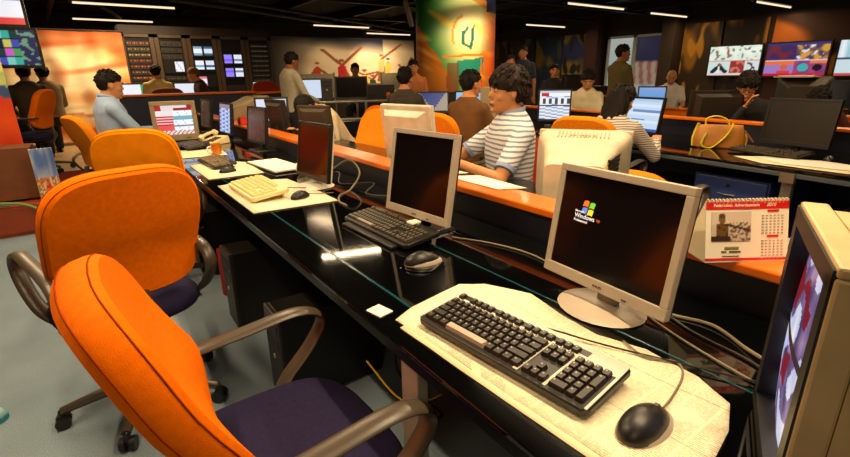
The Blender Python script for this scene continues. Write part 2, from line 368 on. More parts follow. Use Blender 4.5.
def chair_parts(t, fabric, seatm, plast, arms=True, aw=1.0, backh=.50, backw=.53, detail=True, zc=.80, tilt=.20, yc=-.19, loop=True, pipem=None, armz=.69):
    for k in range(5):
        a = 2*pi*k/5+.3; d = V((cos(a), sin(a), 0)); e = d*.31
        l = MB().tube([d*.03+V((0, 0, .105)), d*.16+V((0, 0, .10)), e+V((0, 0, .075))], [.032, .026, .019], 8, flat=.8).build('base_leg', plast, t)
        c = MB(); q = V((-d.y, d.x, 0))
        for s in (-1, 1): c.tube([e+q*s*.008+V((0, 0, .028)), e+q*s*.027+V((0, 0, .028))], .028, 12)
        c.capsule(e+V((0, 0, .045)), e+V((0, 0, .072)), .018, .012, 8)
        c.build('caster', BLACKP, l)
    MB().tube([(0, 0, .08), (0, 0, .14)], .045, 14).tube([(0, 0, .13), (0, 0, .27)], .028, 12).tube([(0, 0, .26), (0, 0, .40)], .018, 12).build('gas_column', BLACKM, t)
    mech = MB().box((0, .0, .40), (.17, .24, .04)).build('seat_mechanism', BLACKP, t, bevel=.006)
    MB().tube([(.06, 0, .40), (.20, .02, .385), (.265, .02, .375)], [.008, .008, .014], 8).build('lever', BLACKP, mech)
    out = superell(.50, .50, 40, 3.6)
    def sw(u, v, d): return V((u*(1-.04*max(0, v/.235)), .05+v, .465+d-.035*max(0, v/.235-.55)**1.5+.25*u*u*.4))
    pad(out, .075, sw, .022).build('seat', seatm, t)
    pad(superell(.44, .42, 30, 3.6), .014, lambda u, v, d: V((u, .05+v, .425+d)), .005).build('seat_shell', plast, t)
    wf = backwarp(zc, tilt, yc)
    bo = [(a_[0], a_[1]) if a_[1] > 0 else c_ for a_, c_ in zip(superell(backw, backh, 64, 3.1), superell(backw, backh, 64, 4.6))]
    b = pad(bo, .075, wf, .014).build('backrest', fabric, t)
    if detail:
        for dd in (-.66, .66):
            ins = .0035
            pts = [wf(u*(1-ins/hypot(u, v)), v*(1-ins/hypot(u, v)), dd*.0375) for u, v in bo]
            MB().tube(pts+[pts[0]], .0016, 5).build('piping', pipem or PIPE, b)
    MB().tube([(0, -.06, .395), (0, -.17, .40), (0, -.212, .47), (0, -.195, .58)], [.022, .022, .02, .012], 10, flat=1.5).build('back_bracket', plast, t)
    if arms:
        for s in (-1, 1):
            if loop:
                P = [(s*.235, .10, .45), (s*.275, .15, .50), (s*.288, .24, .58), (s*.288, .28, .655), (s*.287, .21, armz+.010), (s*.285, .05, armz), (s*.285, -.08, armz-.012), (s*.285, -.17, armz-.04), (s*.283, -.205, .60), (s*.27, -.15, .51), (s*.235, -.08, .45)]; P = [(q[0]*aw, q[1], q[2]) for q in P]
                MB().tube(bez(P, 6), .027, 12, flat=.38, up=(1, .02, 0)).build('armrest', plast, t)
            else:
                P = [(s*.2, .12, .42), (s*.28, .15, .50), (s*.285, .19, .62), (s*.285, .12, .69), (s*.285, -.2, .70)]
                MB().tube(bez(P, 6), .012, 8).build('armrest', CHROME, t)
    return t
def chair(label, loc, az, fabric=ORANGE, seatm=NAVY, group=None, name='office_chair', plast=PLAST, **k):   # az: compass azimuth in degrees, 0 = +Y, 90 = +X
    t = thing(name, label, 'chair', (loc[0], loc[1], loc[2] if len(loc) > 2 else 0), R(-az), group)
    return chair_parts(t, fabric, seatm, plast, **k)

# ------------------------------------------------------------ flat monitor. p = bottom-left corner of the face, a = heading of its bottom edge
def lcd(label, p, a, tilt, W, H, frame=SILVER, shell=BLACKP, desk=.76, screen=None, scrm=None, brand=None, basem=None, cat='monitor', bez=.019, base='round', group=None, deep=.055, name='flat_monitor', power=None, chin=1.6, hump=True):
    Rz = Matrix.Rotation(a, 3, 'Z'); mid = Rz @ Matrix.Rotation(-tilt, 3, 'X') @ V((W/2, 0, 0))
    c = V(p)+mid; z0 = p[2]-desk
    t = thing(name, label, cat, (c.x, c.y, desk), a, group)
    T = Matrix.Translation((0, 0, z0)) @ Matrix.Rotation(-tilt, 4, 'X')
    ch = bez*chin
    f = MB()
    for A, B in (((-W/2, 0, 0), (W/2, .022, ch)), ((-W/2, 0, H-bez), (W/2, .022, H)), ((-W/2, 0, ch), (-W/2+bez, .022, H-bez)), ((W/2-bez, 0, ch), (W/2, .022, H-bez))): f.b2(A, B)
    fo = f.xf(T).build('bezel', frame, t, bevel=.002, smooth=False)
    sh = MB().b2((-W/2+.002, .0205, .002), (W/2-.002, .032, H-.002))
    if hump: sh.add([(-W*.42, .031, H*.08), (W*.42, .031, H*.08), (W*.42, .031, H*.92), (-W*.42, .031, H*.92), (-W*.33, deep, H*.16), (W*.33, deep, H*.16), (W*.33, deep, H*.84), (-W*.33, deep, H*.84)], [(0, 3, 2, 1), (4, 5, 6, 7), (0, 1, 5, 4), (1, 2, 6, 5), (2, 3, 7, 6), (3, 0, 4, 7)])
    sh.xf(T).build('rear_shell', shell, t, bevel=.003, smooth=False)
    sw, shh = W-2*bez, H-bez-ch
    if screen is None:
        s = MB().b2((-sw/2, .004, ch), (sw/2, .01, H-bez)).xf(T).build('screen', scrm or SCR_OFF, t, smooth=False)
    else:
        s = MB().b2((-sw/2, .005, ch), (sw/2, .01, H-bez)).xf(T).build('screen', SCR_OFF, t, smooth=False)
        pm = cells(sw*.985, shh*.98, screen[0], screen[1], screen[2]); pm.xf(T @ Matrix.Translation((0, .0035, ch+shh*.01))); pm.build('screen_image', SCREEN, s, smooth=False)
    bm = basem or frame
    if base == 'round':
        MB().ell((0, .025, .004), (.115, .10, .012), 28, 8).build('stand_base', bm, t)
        MB().tube([(0, .05, .008), (0, .062, z0+.03), (0, .045+.02*tilt, z0+.10)], [.034, .03, .03], 12, flat=.45, up=(1, 0, 0)).build('stand_neck', bm, t)
    elif base == 'square':
        MB().box((0, .05, .008), (.2, .17, .016), taper=.9).build('stand_base', bm, t, bevel=.003)
        MB().tube([(0, .06, .01), (0, .065, z0+.03), (0, .05, z0+.11)], [.03, .028, .028], 12, flat=.5, up=(1, 0, 0)).build('stand_neck', bm, t)
    if brand: o = lettering('brand_lettering', brand, .0085, DKGREY, fo, T @ V((0, -.0006, ch*.33)), (R(90)-tilt, 0, 0))
    if power: MB().tube([T @ V((W*.2, -.0015, ch*.3)), T @ V((W*.2+.012, -.0015, ch*.3))], .002, 6).build('button_row', DKGREY, fo)
    return t

# ------------------------------------------------------------ keyboard: origin = front left corner, x along its length, y to its back
def keyrects():
    U = .0190; rows = []
    def row(y, xs, h=1): return [(x, y, w_, h) for x, w_ in xs]
    r = row(5.35, [(0, 1)]+[(2+i, 1) for i in range(4)]+[(6.5+i, 1) for i in range(4)]+[(11+i, 1) for i in range(4)]+[(15.3+i, 1) for i in range(3)])
    r += row(4.1, [(i, 1) for i in range(13)]+[(13, 2)]+[(15.3+i, 1) for i in range(3)]+[(18.6+i, 1) for i in range(4)])
    r += row(3.1, [(0, 1.5)]+[(1.5+i, 1) for i in range(12)]+[(13.5, 1.5)]+[(15.3+i, 1) for i in range(3)]+[(18.6+i, 1) for i in range(3)])
    r += [(21.6, 2.1, 1, 2)]
    r += row(2.1, [(0, 1.75)]+[(1.75+i, 1) for i in range(11)]+[(12.75, 2.25)]+[(18.6+i, 1) for i in range(3)])
    r += row(1.1, [(0, 2.25)]+[(2.25+i, 1) for i in range(10)]+[(12.25, 2.75)]+[(16.3, 1)]+[(18.6+i, 1) for i in range(3)])
    r += [(21.6, .1, 1, 2)]
    r += row(.1, [(0, 1.25), (1.25, 1.25), (2.5, 1.25), (3.75, 6.25), (10, 1.25), (11.25, 1.25), (12.5, 1.25), (13.75, 1.25)]+[(15.3+i, 1) for i in range(3)]+[(18.6, 2), (20.6, 1)])
    return r
def keyboard(label, loc, rz, body=BLACKP, keym=KEYB, topm=None, L=.455, D=.165, tilt=.11, single=True, group=None, keys_individual=True, legend=KEYL, z=.76, cable=None, spacem=None, hgt=.016, wrist=0):
    t = thing('keyboard', label, 'keyboard', (loc[0], loc[1], z), rz, group)
    T = Matrix.Translation((0, 0, .006)) @ Matrix.Rotation(tilt, 4, 'X')
    rr = .012
    out = [(rr, 0), (L-rr, 0), (L, rr), (L, D-rr), (L-rr, D), (rr, D), (0, D-rr), (0, rr)]
    MB().prism(out, 0, hgt).xf(T).build('case', body, t, bevel=.003)
    if topm:   # lighter top plate with the key wells left in the dark body colour
        tp = MB(); tp.prism([(.004, D-.052), (L-.003, D-.052), (L-.004, D-.003), (.004, D-.003)], hgt, hgt+.0018); tp.prism([(.002, .006), (.008, .006), (.008, D-.05), (.002, D-.05)], hgt, hgt+.0018); tp.prism([(L-.008, .006), (L-.003, .006), (L-.003, D-.05), (L-.008, D-.05)], hgt, hgt+.0018)
        tp.prism([(L*.63, .008), (L*.655, .008), (L*.655, D-.05), (L*.63, D-.05)], hgt, hgt+.001); tp.prism([(L*.785, .008), (L*.80, .008), (L*.80, D-.05), (L*.785, D-.05)], hgt, hgt+.001)
        tp.xf(T).build('top_plate', topm, t, smooth=False)
        MB().prism([(.012, D-.034), (L*.83, D-.034), (L*.83, D-.017), (.012, D-.017)], hgt+.0002, hgt+.0024).xf(T).build('function_key_well', body, t, smooth=False)
    sx = (L-.030)/22.6; sy = (D-.028)/6.45; x0 = .015; y0 = .010
    def key(mb, x, y, w_, h, lg=True, org=None):
        g = .0012; X0 = x0+x*sx+g; X1 = x0+(x+w_)*sx-g; Y0 = y0+y*sy+g; Y1 = y0+(y+h)*sy-g; zt = hgt+.0095; q = .0022
        ox, oy = (X0, Y0) if org else (0, 0)
        mb.add([(X0-ox, Y0-oy, hgt), (X1-ox, Y0-oy, hgt), (X1-ox, Y1-oy, hgt), (X0-ox, Y1-oy, hgt), (X0+q-ox, Y0+q-oy, zt), (X1-q-ox, Y0+q-oy, zt), (X1-q-ox, Y1-q*.7-oy, zt), (X0+q-ox, Y1-q*.7-oy, zt)], [(0, 3, 2, 1), (4, 5, 6, 7), (0, 1, 5, 4), (1, 2, 6, 5), (2, 3, 7, 6), (3, 0, 4, 7)], 0)
        if lg and legend:
            cx, cy = X0+.0045-ox, Y1-.0052-oy; mb.add([(cx, cy-.0022, zt+.0002), (cx+.0035, cy-.0022, zt+.0002), (cx+.0035, cy+.0012, zt+.0002), (cx, cy+.0012, zt+.0002)], [(0, 1, 2, 3)], 1)
        return X0, Y0
    ks = keyrects()
    if keys_individual:
        cache = {}
        for i, (x, y, w_, h) in enumerate(ks[4:]):
            sp = w_ == 6.25
            ck = (w_, h)
            if ck not in cache:
                mb = MB(); key(mb, x, y, w_, h, not sp, True); o = mb.build('key', [spacem if (sp and spacem) else keym, legend or keym], t, smooth=False); cache[ck] = o
            else:
                o = cache[ck].copy(); COL.objects.link(o)
            o.parent = t; o.matrix_basis = T @ Matrix.Translation((x0+x*sx+.0012, y0+y*sy+.0012, 0))
        mb = MB()
        for (x, y, w_, h) in ks[:4]: key(mb, x, y, w_, h)
        tag(mb.xf(T).build('keys', [keym, legend or keym], t, smooth=False), kind='stuff')
    else:
        mb = MB()
        for (x, y, w_, h) in ks: key(mb, x, y, w_, h)
        mb.xf(T).build('key_block', [keym, legend or keym], t, smooth=False)
    if wrist: MB().b2((L*.1, -wrist, 0), (L*.9, .002, .012)).build('front_lip', body, t, bevel=.004)
    for s in (.04, L-.07): MB().b2((s, D-.03, 0), (s+.03, D-.02, .022)).build('rear_foot', body, t, smooth=False)
    if cable: MB().tube(bez(cable, 6), .0022, 6).build('cable', CABLEB, t)
    return t

def mouse(label, loc, rz, m=BLACKP, trim=None, z=.76, cable=None, group=None, s=1.0, cabm=None):   # nose towards +Y
    t = thing('computer_mouse', label, 'mouse', (loc[0], loc[1], z), rz, group)
    def fn(d): return 1
    mb = MB().ell((0, 0, .004), (.030*s, .056*s, .034*s), 28, 16)
    mb.v = [(x*(1+.10*(y < 0)*(-y/.056/s)), y, max(.001, zz)*(1.0-.22*max(0, y/.056/s))) for x, y, zz in mb.v]
    b = mb.build('body', m, t)
    if trim:
        tb = MB().ell((0, .003, .002), (.0335*s, .059*s, .021*s), 28, 10); tb.v = [(x, y, max(.0005, zz)) for x, y, zz in tb.v]; tb.build('side_trim', trim, t)
    MB().tube([(-.003*s, .030*s, .0215*s), (.003*s, .030*s, .0215*s)], .009*s, 14).build('scroll_wheel', DKGREY if m is not DKGREY else BLACKP, b)
    MB().tube([(0, .010*s, .0362*s), (0, .020*s, .0330*s)], .0008, 5).build('button_seam', RUBBER, b)
    if cable: MB().tube(bez([(0, .052*s, .010)]+cable, 6), .0022, 6).build('cable', cabm or CABLEB, t)
    return t

# ------------------------------------------------------------ tube monitor: faces -Y, origin under the middle of its face
def crt(label, loc, rz, W=.40, H=.36, Dp=.40, m=BEIGE, screen=None, z=.76, group=None, lift=.05, bezm=None, ventm=None, vents=True, brand=None, bez=.03, inner=False, wedge=False, name='tube_monitor'):
    t = thing(name, label, 'monitor', (loc[0], loc[1], z), rz, group); bz = bezm or m
    MB().loft([(0, .14, 0, .14, .13), (0, .14, .012, .14, .13), (0, .14, .03, .09, .09), (0, .16, lift+.03, .08, .08)], 28).build('stand_base', m, t)
    f = MB(); z1, z2 = lift, lift+H
    ch = bez*1.5
    for A, B in (((-W/2, 0, z1), (W/2, .035, z1+ch)), ((-W/2, 0, z2-bez), (W/2, .035, z2)), ((-W/2, 0, z1+ch), (-W/2+bez, .035, z2-bez)), ((W/2-bez, 0, z1+ch), (W/2, .035, z2-bez))): f.b2(A, B)
    fo = f.build('bezel', bz, t, bevel=.004, smooth=False)
    MB().tube([(W*.2, -.001, z1+ch*.4), (W*.3, -.001, z1+ch*.4)], .003, 8).build('button_row', DKGREY, fo)
    if inner:
        g = MB(); q = .018
        for A, B in (((-W/2+.004, -.003, z1+.012), (W/2-.004, .03, z1+ch+q)), ((-W/2+.004, -.003, z2-bez-q), (W/2-.004, .03, z2-.006)), ((-W/2+.004, -.003, z1+ch), (-W/2+bez+q, .03, z2-bez)), ((W/2-bez-q, -.003, z1+ch), (W/2-.004, .03, z2-bez))): g.b2(A, B)
        g.build('dark_inner_bezel', BLACKP, fo, smooth=False)
    prof = [(.035, 1, 1, 0), (.12, .99, .99, 0), (.17, .93, .92, 0), (Dp*.62, .78, .76, -.01), (Dp*.92, .62, .60, -.02), (Dp, .58, .56, -.02)]
    if wedge: prof = [(.035, 1, 1, 0), (.075, .99, .985, 0), (.20, .76, .87, -.022), (Dp*.92, .62, .74, -.042), (Dp, .58, .68, -.045)]
    mb = MB(); n = 32; so = superell(1, 1, n, 9)
    for y, kx, kz, dz in prof:
        for u, v in so: mb.v.append((u*W*kx, y, z1+H/2+dz+v*H*kz))
    for i in range(len(prof)-1):
        for j in range(n): mb.f.append((i*n+j, i*n+(j+1) % n, (i+1)*n+(j+1) % n, (i+1)*n+j)); mb.mi.append(0)
    mb.f.append(tuple(range(n))); mb.f.append(tuple((len(prof)-1)*n+j for j in range(n))); mb.mi += [0, 0]
    sh = mb.build('rear_shell', m, t)
    if vents:
        v = MB()
        for k in range(14): v.box((-W*.26+k*W*.04, .105, z2-(.012 if wedge else .004)), (.006, .06, .006), rx=-.3 if wedge else 0)
        v.build('vent', ventm or DKGREY, sh, smooth=False)
    sw, shh = W-2*bez, H-bez-ch
    sm = MB(); nn = 12
    for j in range(nn+1):
        for i in range(nn+1):
            u, vv = i/nn*2-1, j/nn*2-1; sm.v.append((u*sw/2, .012+.010*(u*u+vv*vv), z1+ch+(vv+1)/2*shh))
    for j in range(nn):
        for i in range(nn): a = j*(nn+1)+i; sm.f.append((a, a+1, a+nn+2, a+nn+1)); sm.mi.append(0)
    sg = sm.build('screen', SCR_OFF, t)
    if screen:
        pm = cells(sw, shh, screen[0], screen[1], screen[2])
        pm.v = [(x, .0095+.010*((x/sw*2)**2+((zz/shh)*2-1)**2), zz+z1+ch) for x, y, zz in pm.v]; pm.build('screen_image', SCREEN, sg, smooth=False)
    if brand:
        lettering('brand_lettering', brand, .055, mat('embossed_beige', (176, 156, 120), .5), sh, (0, .118, z2-.0135), (R(-18), 0, R(180)), depth=.002)
    return t

def tower(label, loc, rz, d=(.19, .44, .42), m=BLACKP, z=0, group=None, face=DKGREY):   # front faces -Y
    t = thing('computer_tower', label, 'computer', (loc[0], loc[1], z), rz, group); w_, L, h = d
    MB().b2((-w_/2, .02, .012), (w_/2, L, h)).build('case', m, t, bevel=.004, smooth=False)
    fb = MB().b2((-w_/2, 0, .008), (w_/2, .022, h+.003)).build('front_panel', face, t, bevel=.006, smooth=False)
    MB().b2((-w_*.38, -.003, h*.80), (w_*.38, .002, h*.90)).build('disc_drive', m, fb, smooth=False)
    MB().b2((-w_*.38, -.003, h*.64), (w_*.38, .002, h*.74)).build('drive_bay', m, fb, smooth=False)
    MB().tube([(0, -.004, h*.5), (0, .002, h*.5)], .012, 14).build('power_button', SILVER, fb)
    for s in (-1, 1): MB().b2((s*w_*.4-.012, .04, 0), (s*w_*.4+.012, .07, .014)).b2((s*w_*.4-.012, L-.07, 0), (s*w_*.4+.012, L-.04, .014)).build('foot', RUBBER, t, smooth=False)
    return t

# ------------------------------------------------------------ people (face +Y, right hand +X)
def remesh(o, vox, sm=3, fac=.5):
    m = o.modifiers.new('remesh', 'REMESH'); m.mode = 'VOXEL'; m.voxel_size = vox; m.use_smooth_shade = True
    s = o.modifiers.new('smooth', 'SMOOTH'); s.iterations = sm; s.factor = fac
def ik(a, b, l1, l2, pole):
    a = V(a); b = V(b); d = b-a; L = min(d.length, (l1+l2)*.995); d.normalize(); b = a+d*L
    x = (l1*l1-l2*l2+L*L)/(2*L); h = sqrt(max(0, l1*l1-x*x)); p = V(pole); p = (p-d*p.dot(d)).normalized(); return a+d*x+p*h, b
def person(label, loc, az, pose='sit', shirt=None, trousers=None, hairm=HAIR, skin=SKIN, lean=0, head=(0, 0, 0), hands=None, vox=.012, hair='short', sleeve='short', group=None, z=0, turn=0, collar=None, beard=False, glasses=False, seat=.48, height=1.0, poles=None, belt=False, fine=False, cuffs=None):
    t = thing('person', label, 'person', (loc[0], loc[1], z), R(-az), group)
    if height != 1: t.scale = (height,)*3
    pz = seat+.09 if pose == 'sit' else .94
    P = V((0, 0, pz)); RT = Matrix.Translation(P) @ Matrix.Rotation(R(-turn), 4, 'Z') @ Matrix.Rotation(-lean, 4, 'X') @ Matrix.Translation(-P)
    if pose == 'stand': legs = [[(s*.095, 0, pz-.02), (s*.105, .03, .50), (s*.11, 0, .09)] for s in (-1, 1)]
    else: legs = [[(s*.09, .02, pz-.01), (s*.13, .42, pz-.02), (s*.13, .46, .10)] for s in (-1, 1)]
    lr = [.088, .062, .042]
    torso = [(0, -.005, pz-.08, .15, .11), (0, 0, pz-.02, .168, .12), (0, 0, pz+.06, .160, .115), (0, .005, pz+.19, .150, .105), (0, .01, pz+.34, .170, .118), (0, .005, pz+.45, .176, .112), (0, -.002, pz+.51, .148, .092), (0, -.008, pz+.55, .098, .072), (0, -.01, pz+.585, .062, .058)]
    hc = V((0, .03, pz+.685)); nb = V((0, -.012, pz+.55))
    HR = Matrix.Rotation(R(-head[0]), 4, 'Z') @ Matrix.Rotation(R(head[1]), 4, 'X') @ Matrix.Rotation(R(head[2]), 4, 'Y')
    piv = V((0, -.005, pz+.58)); HT = RT @ Matrix.Translation(piv) @ HR @ Matrix.Translation(-piv) @ Matrix.Translation(hc)
    S = {s: RT @ V((s*.168, -.005, pz+.470)) for s in (-1, 1)}
    if hands is None: hands = [(-.16, .36, pz+.14), (.16, .36, pz+.14)] if pose == 'sit' else [(-.25, .06, pz-.12), (.25, .06, pz-.12)]
    mb = MB(); mb2 = MB().loft(torso, 24, sq=2.3).xf(RT); mb.v += mb2.v; mb.f += mb2.f; mb.mi += mb2.mi
    arms = {}
    for i, s in enumerate((-1, 1)):
        pole = (poles[i] if poles else (s*.6, -.5, -.8)); e, w_ = ik(S[s], hands[i], .295, .255, pole); arms[s] = (S[s], e, w_)
        mb.capsule(S[s], e, .048, .038, 12).capsule(e, w_, .038, .025, 12)
        d = (w_-e).normalized(); dn = V((0, 0, -1)); side = d.cross(dn).normalized() if abs(d.z) < .95 else V((1, 0, 0)); nrm = side.cross(d).normalized()
        if nrm.z > 0: nrm = -nrm
        pc = w_+d*.05
        Mp = Matrix((( d.x, side.x, nrm.x, 0), (d.y, side.y, nrm.y, 0), (d.z, side.z, nrm.z, 0), (0, 0, 0, 1)))
        mb.ell(pc, (.050, .038, .015), 14, 8, M=Mp)
        for q, (off, ln) in enumerate(((-.028, .062), (-.010, .072), (.009, .068), (.027, .054))):
            b0 = pc+d*.038+side*off; k1 = b0+d*ln*.5+nrm*.006; k2 = k1+d*ln*.34+nrm*ln*.38
            mb.capsule(b0, k1, .0095, .0088, 8).capsule(k1, k2, .0088, .0075, 8)
        sg = s if side.dot(V((1, 0, 0))) < 0 else -s   # thumb on the inner side
        inner = side if side.dot(RT.to_3x3() @ V((-s, 0, 0))) > 0 else -side
        tb = w_+d*.025+inner*.024; mb.capsule(tb, tb+d*.030+inner*.024+nrm*.006, .013, .010, 8).capsule(tb+d*.030+inner*.024+nrm*.006, tb+d*.058+inner*.026+nrm*.012, .010, .008, 8)
    for s, L in zip((-1, 1), legs): mb.capsule(L[0], L[1], lr[0], lr[1], 12).capsule(L[1], L[2], lr[1], lr[2], 12)
    mb.capsule(RT @ nb, HT @ V((0, -.02, -.06)), .056, .052, 14)
    h = MB().ell((0, -.012, .022), (.076, .096, .094), 24, 16)
    h.loft([(0, .030, -.118, .022, .020), (0, .026, -.108, .036, .042), (0, .018, -.085, .049, .062), (0, .010, -.05, .060, .074), (0, .006, -.01, .068, .082), (0, 0, .03, .070, .086)], 20)
    h.capsule((0, .082, .012), (0, .099, -.026), .008, .0105, 8).ell((0, .090, -.031), (.0145, .011, .008), 10, 6)
    h.capsule((-.032, .080, .024), (.032, .080, .024), .010, .010, 8).ell((0, .084, -.064), (.024, .012, .011), 10, 6).ell((0, .074, -.102), (.020, .018, .014), 10, 6)
    for s in (-1, 1): h.ell((s*.078, -.008, -.008), (.009, .020, .032), 10, 8).ell((s*.044, .052, -.028), (.020, .020, .022), 10, 8)
    h.xf(HT); n0 = len(mb.v); mb.v += h.v; mb.f += [tuple(i+n0 for i in f) for f in h.f]; mb.mi += h.mi
    body = mb.build('body', skin, t); remesh(body, vox*.6 if not fine else vox, 3)
    hd = HT
    # face
    for s in (-1, 1):
        ey = MB(); iy = MB(); bw = MB(); ey.ell((s*.031, .0785, .004), (.0125, .0070, .0060), 10, 6); iy.ell((s*.031, .0842, .004), (.0058, .0025, .0058), 8, 6)
        bw.tube([(s*.013, .092, .021), (s*.032, .0915, .026), (s*.050, .080, .020)], [.003, .0042, .002], 6)
        eo = ey.xf(hd).build('eye', EYEW, t); iy.xf(hd).build('pupil', EYED, eo); bw.xf(hd).build('eyebrow', hairm, t)
    MB().ell((0, .0935, -.066), (.023, .0055, .0045), 12, 6).ell((0, .0925, -.0735), (.019, .0055, .0045), 12, 6).xf(hd).build('mouth', LIP, t)
    if beard: MB().loft([(0, .036, -.124, .020, .022), (0, .026, -.10, .045, .058), (0, .014, -.07, .056, .071), (0, .008, -.045, .062, .070)], 20).xf(hd).build('beard', mat('grey_beard', (150, 120, 96), .9), t)
    if glasses: MB().tube([(-.052, .098, .008), (-.010, .101, .008), (-.010, .101, -.012), (-.052, .096, -.012), (-.052, .098, .008)], .0028, 6).tube([(.052, .098, .008), (.010, .101, .008), (.010, .101, -.012), (.052, .096, -.012), (.052, .098, .008)], .0028, 6).tube([(-.010, .101, .004), (.010, .101, .004)], .0024, 6).tube([(-.052, .097, .006), (-.082, 0, .006)], .0022, 6).tube([(.052, .097, .006), (.082, 0, .006)], .0022, 6).xf(hd).build('glasses', BLACKP, t)
    # hair
    if hair != 'bald':
        big = {'short': 1.0, 'mop': 1.16, 'long': 1.08, 'cap': 1.02, 'curly': 1.18}[hair]
        hb = MB(); hb.ell((0, -.014, .026), (.083*big**.6, .103*big**.5, .102*big**.7), 44, 30)
        nv = []
        for x, y, zz in hb.v:
            dx, dy, dz = x/.083, (y+.014)/.103, (zz-.026)/.102
            line = .052 if hair != 'mop' else .030
            face = dy > .30 and zz < line+.03*abs(dx)*-1
            side = abs(dx) > .45 and -.2 < dy <= .42 and zz < (.0 if hair == 'mop' else .012)
            nape = dy <= -.2 and zz < -.062
            k = 1.0
            if hair == 'long': side = side and dy > .1; nape = False
            if face or side or nape: k = .80
            else: k = 1+.07*noise.noise(V((dx, dy, dz))*(5 if hair != 'curly' else 9)+V((loc[0]*3, loc[1], 0)))+(.03 if hair == 'mop' and dz > .2 else 0)
            nv.append((x*k, -.014+(y+.014)*k, .026+(zz-.026)*k))
        hb.v = nv
        ho = hb.xf(hd).build('hair', hairm, t)
        if hair != 'cap':   # locks lying over the scalp
            tf = MB(); rnd = random.Random(int(loc[0]*100)); nl = {'mop': 170 if fine else 70, 'curly': 70, 'short': 46, 'long': 50}[hair]; k = 0
            while k < nl:
                a = rnd.uniform(-pi, pi); el = rnd.uniform(-.15, 1.45); d = V((cos(a)*cos(el), sin(a)*cos(el), sin(el)))
                if d.y > .25 and d.z < (.34 if hair == 'mop' else .45): continue
                if abs(d.x) > .5 and d.y > -.1 and d.z < .1: continue
                k += 1
                c = V((0, -.014, .026)); rr = V((.083*big**.6, .103*big**.5, .102*big**.7)); p = c+V((d.x*rr.x, d.y*rr.y, d.z*rr.z))
                dn = V((d.x*.3+rnd.uniform(-.5, .5), .55 if d.y > -.1 else -.35, -.85)); dn = (dn-d*dn.dot(d)); dn.normalize(); ln = rnd.uniform(.030, .050)*(1.5 if fine else (1.25 if hair == 'mop' else 1))
                if hair == 'curly': dn = (dn+V((rnd.uniform(-1, 1), rnd.uniform(-1, 1), rnd.uniform(-1, 1)))*.6).normalized(); ln *= .7
                q = p+dn*ln-d*ln*.30; tf.tube([p-dn*.012-d*.010, p+dn*ln*.5+d*.003, q], [.010, .0095, .0015] if not fine else [.009, .0075, .001], 6)
            tf.xf(hd).build('locks', hairm, ho)
        if hair == 'long':
            lh = MB().loft([(0, -.07, .06, .07, .05)]+[(0, -.085-.015*k/12, -.28*k/12, .088+.012*sin(k*.5)-.03*max(0, k-9)/3, .055-.02*max(0, k-9)/3) for k in range(13)], 36)
            lh.v = [(x*(1+.22*noise.noise(V((x*30, y*30, zz*7)))), y*(1+.16*noise.noise(V((x*34, 5, zz*9)))), zz) for x, y, zz in lh.v]
            lh.xf(hd).build('long_hair', hairm, ho)
    # clothes
    shirt = shirt or mat('grey_shirt', (90, 82, 70), .85)
    g = .013; sb = MB().loft([(x, y, zz, rx+g, ry+g) for x, y, zz, rx, ry in torso[1:-1]]+[(0, -.012, pz+.578, .074, .066)], 24, sq=2.3).xf(RT)
    for s in (-1, 1):
        a, e, w_ = arms[s]
        if sleeve == 'short': sb.capsule(a, a.lerp(e, .70), .060, .056, 14)
        else: sb.capsule(a, e, .062, .050, 14).capsule(e, e.lerp(w_, .93), .050, .036, 14)
    so = sb.build('shirt', shirt, t); remesh(so, vox, 3)
    if collar:
        cp = []
        for k in range(13):
            a = R(-60)+R(300)*k/12+R(0); a = R(115)+R(310)*k/12
            cp.append(RT @ V((cos(a)*.068, -.006+sin(a)*.066, pz+.573+.022*(-sin(a)*.6+.2))))
        MB().tube(cp, .017, 8, flat=.45, up=(0, 0, 1)).build('collar', collar, so)
        if sleeve == 'short':
            for s in (-1, 1):
                a, e, w_ = arms[s]; MB().tube([a.lerp(e, .74), a.lerp(e, .82)], .0575, 20).build('sleeve_hem', collar, so)
    tr = trousers or mat('dark_trousers', (34, 32, 38), .85)
    tb = MB().loft([(0, -.005, pz-.112, .15, .12), (0, -.005, pz-.08, .178, .14), (0, 0, pz-.02, .185, .135), (0, 0, pz+.05, .178, .13)], 24)
    for L in legs: tb.capsule(L[0], L[1], lr[0]+.012, lr[1]+.014, 14).capsule(L[1], L[2], lr[1]+.014, lr[2]+.02, 14)
    to = tb.build('trousers', tr, t); remesh(to, max(vox, .014), 3)
    for L in legs:
        a = V(L[2]); MB().ell((a.x, a.y+.06, .035), (.045, .13, .045), 14, 8).build('shoe', BLACKP, t)
    return t
# ------------------------------------------------------------ near bench: black glass desk, partition, bench behind it
t = thing('desk', 'long black glass desk running away from the lower right corner', 'desk', (0, 0, 0))
MB().b2((.482, -.75, .748), (.598, 7.3, .760)).b2((.606, -.75, .748), (1.255, 7.3, .760)).build('glass_top', GLASS, t, bevel=.0025, smooth=False)
MB().b2((.598, -.75, .746), (.606, 7.3, .7605)).b2((.925, -.70, .7595), (.931, 1.32, .7607)).build('glass_edge', TEAL, t, smooth=False)
MB().b2((.50, -.72, .70), (.53, 7.25, .745)).b2((1.20, -.72, .70), (1.23, 7.25, .745)).build('rail', BLACKM, t, smooth=False)
for y in (-.5, .80, 4.7, 6.0, 7.1):
    l = MB().b2((.505, y-.035, 0), (.535, y+.035, .745)).b2((.535, y-.02, .05), (1.2, y+.02, .09)).b2((.53, y-.02, .70), (1.22, y+.02, .745)).build('leg', mat('grey_steel_leg', (170, 166, 150), .4, metal=.3), t, bevel=.003, smooth=False)
t = thing('partition', 'low navy partition with orange wooden cap behind the near row of monitors', 'partition', (0, 0, 0))
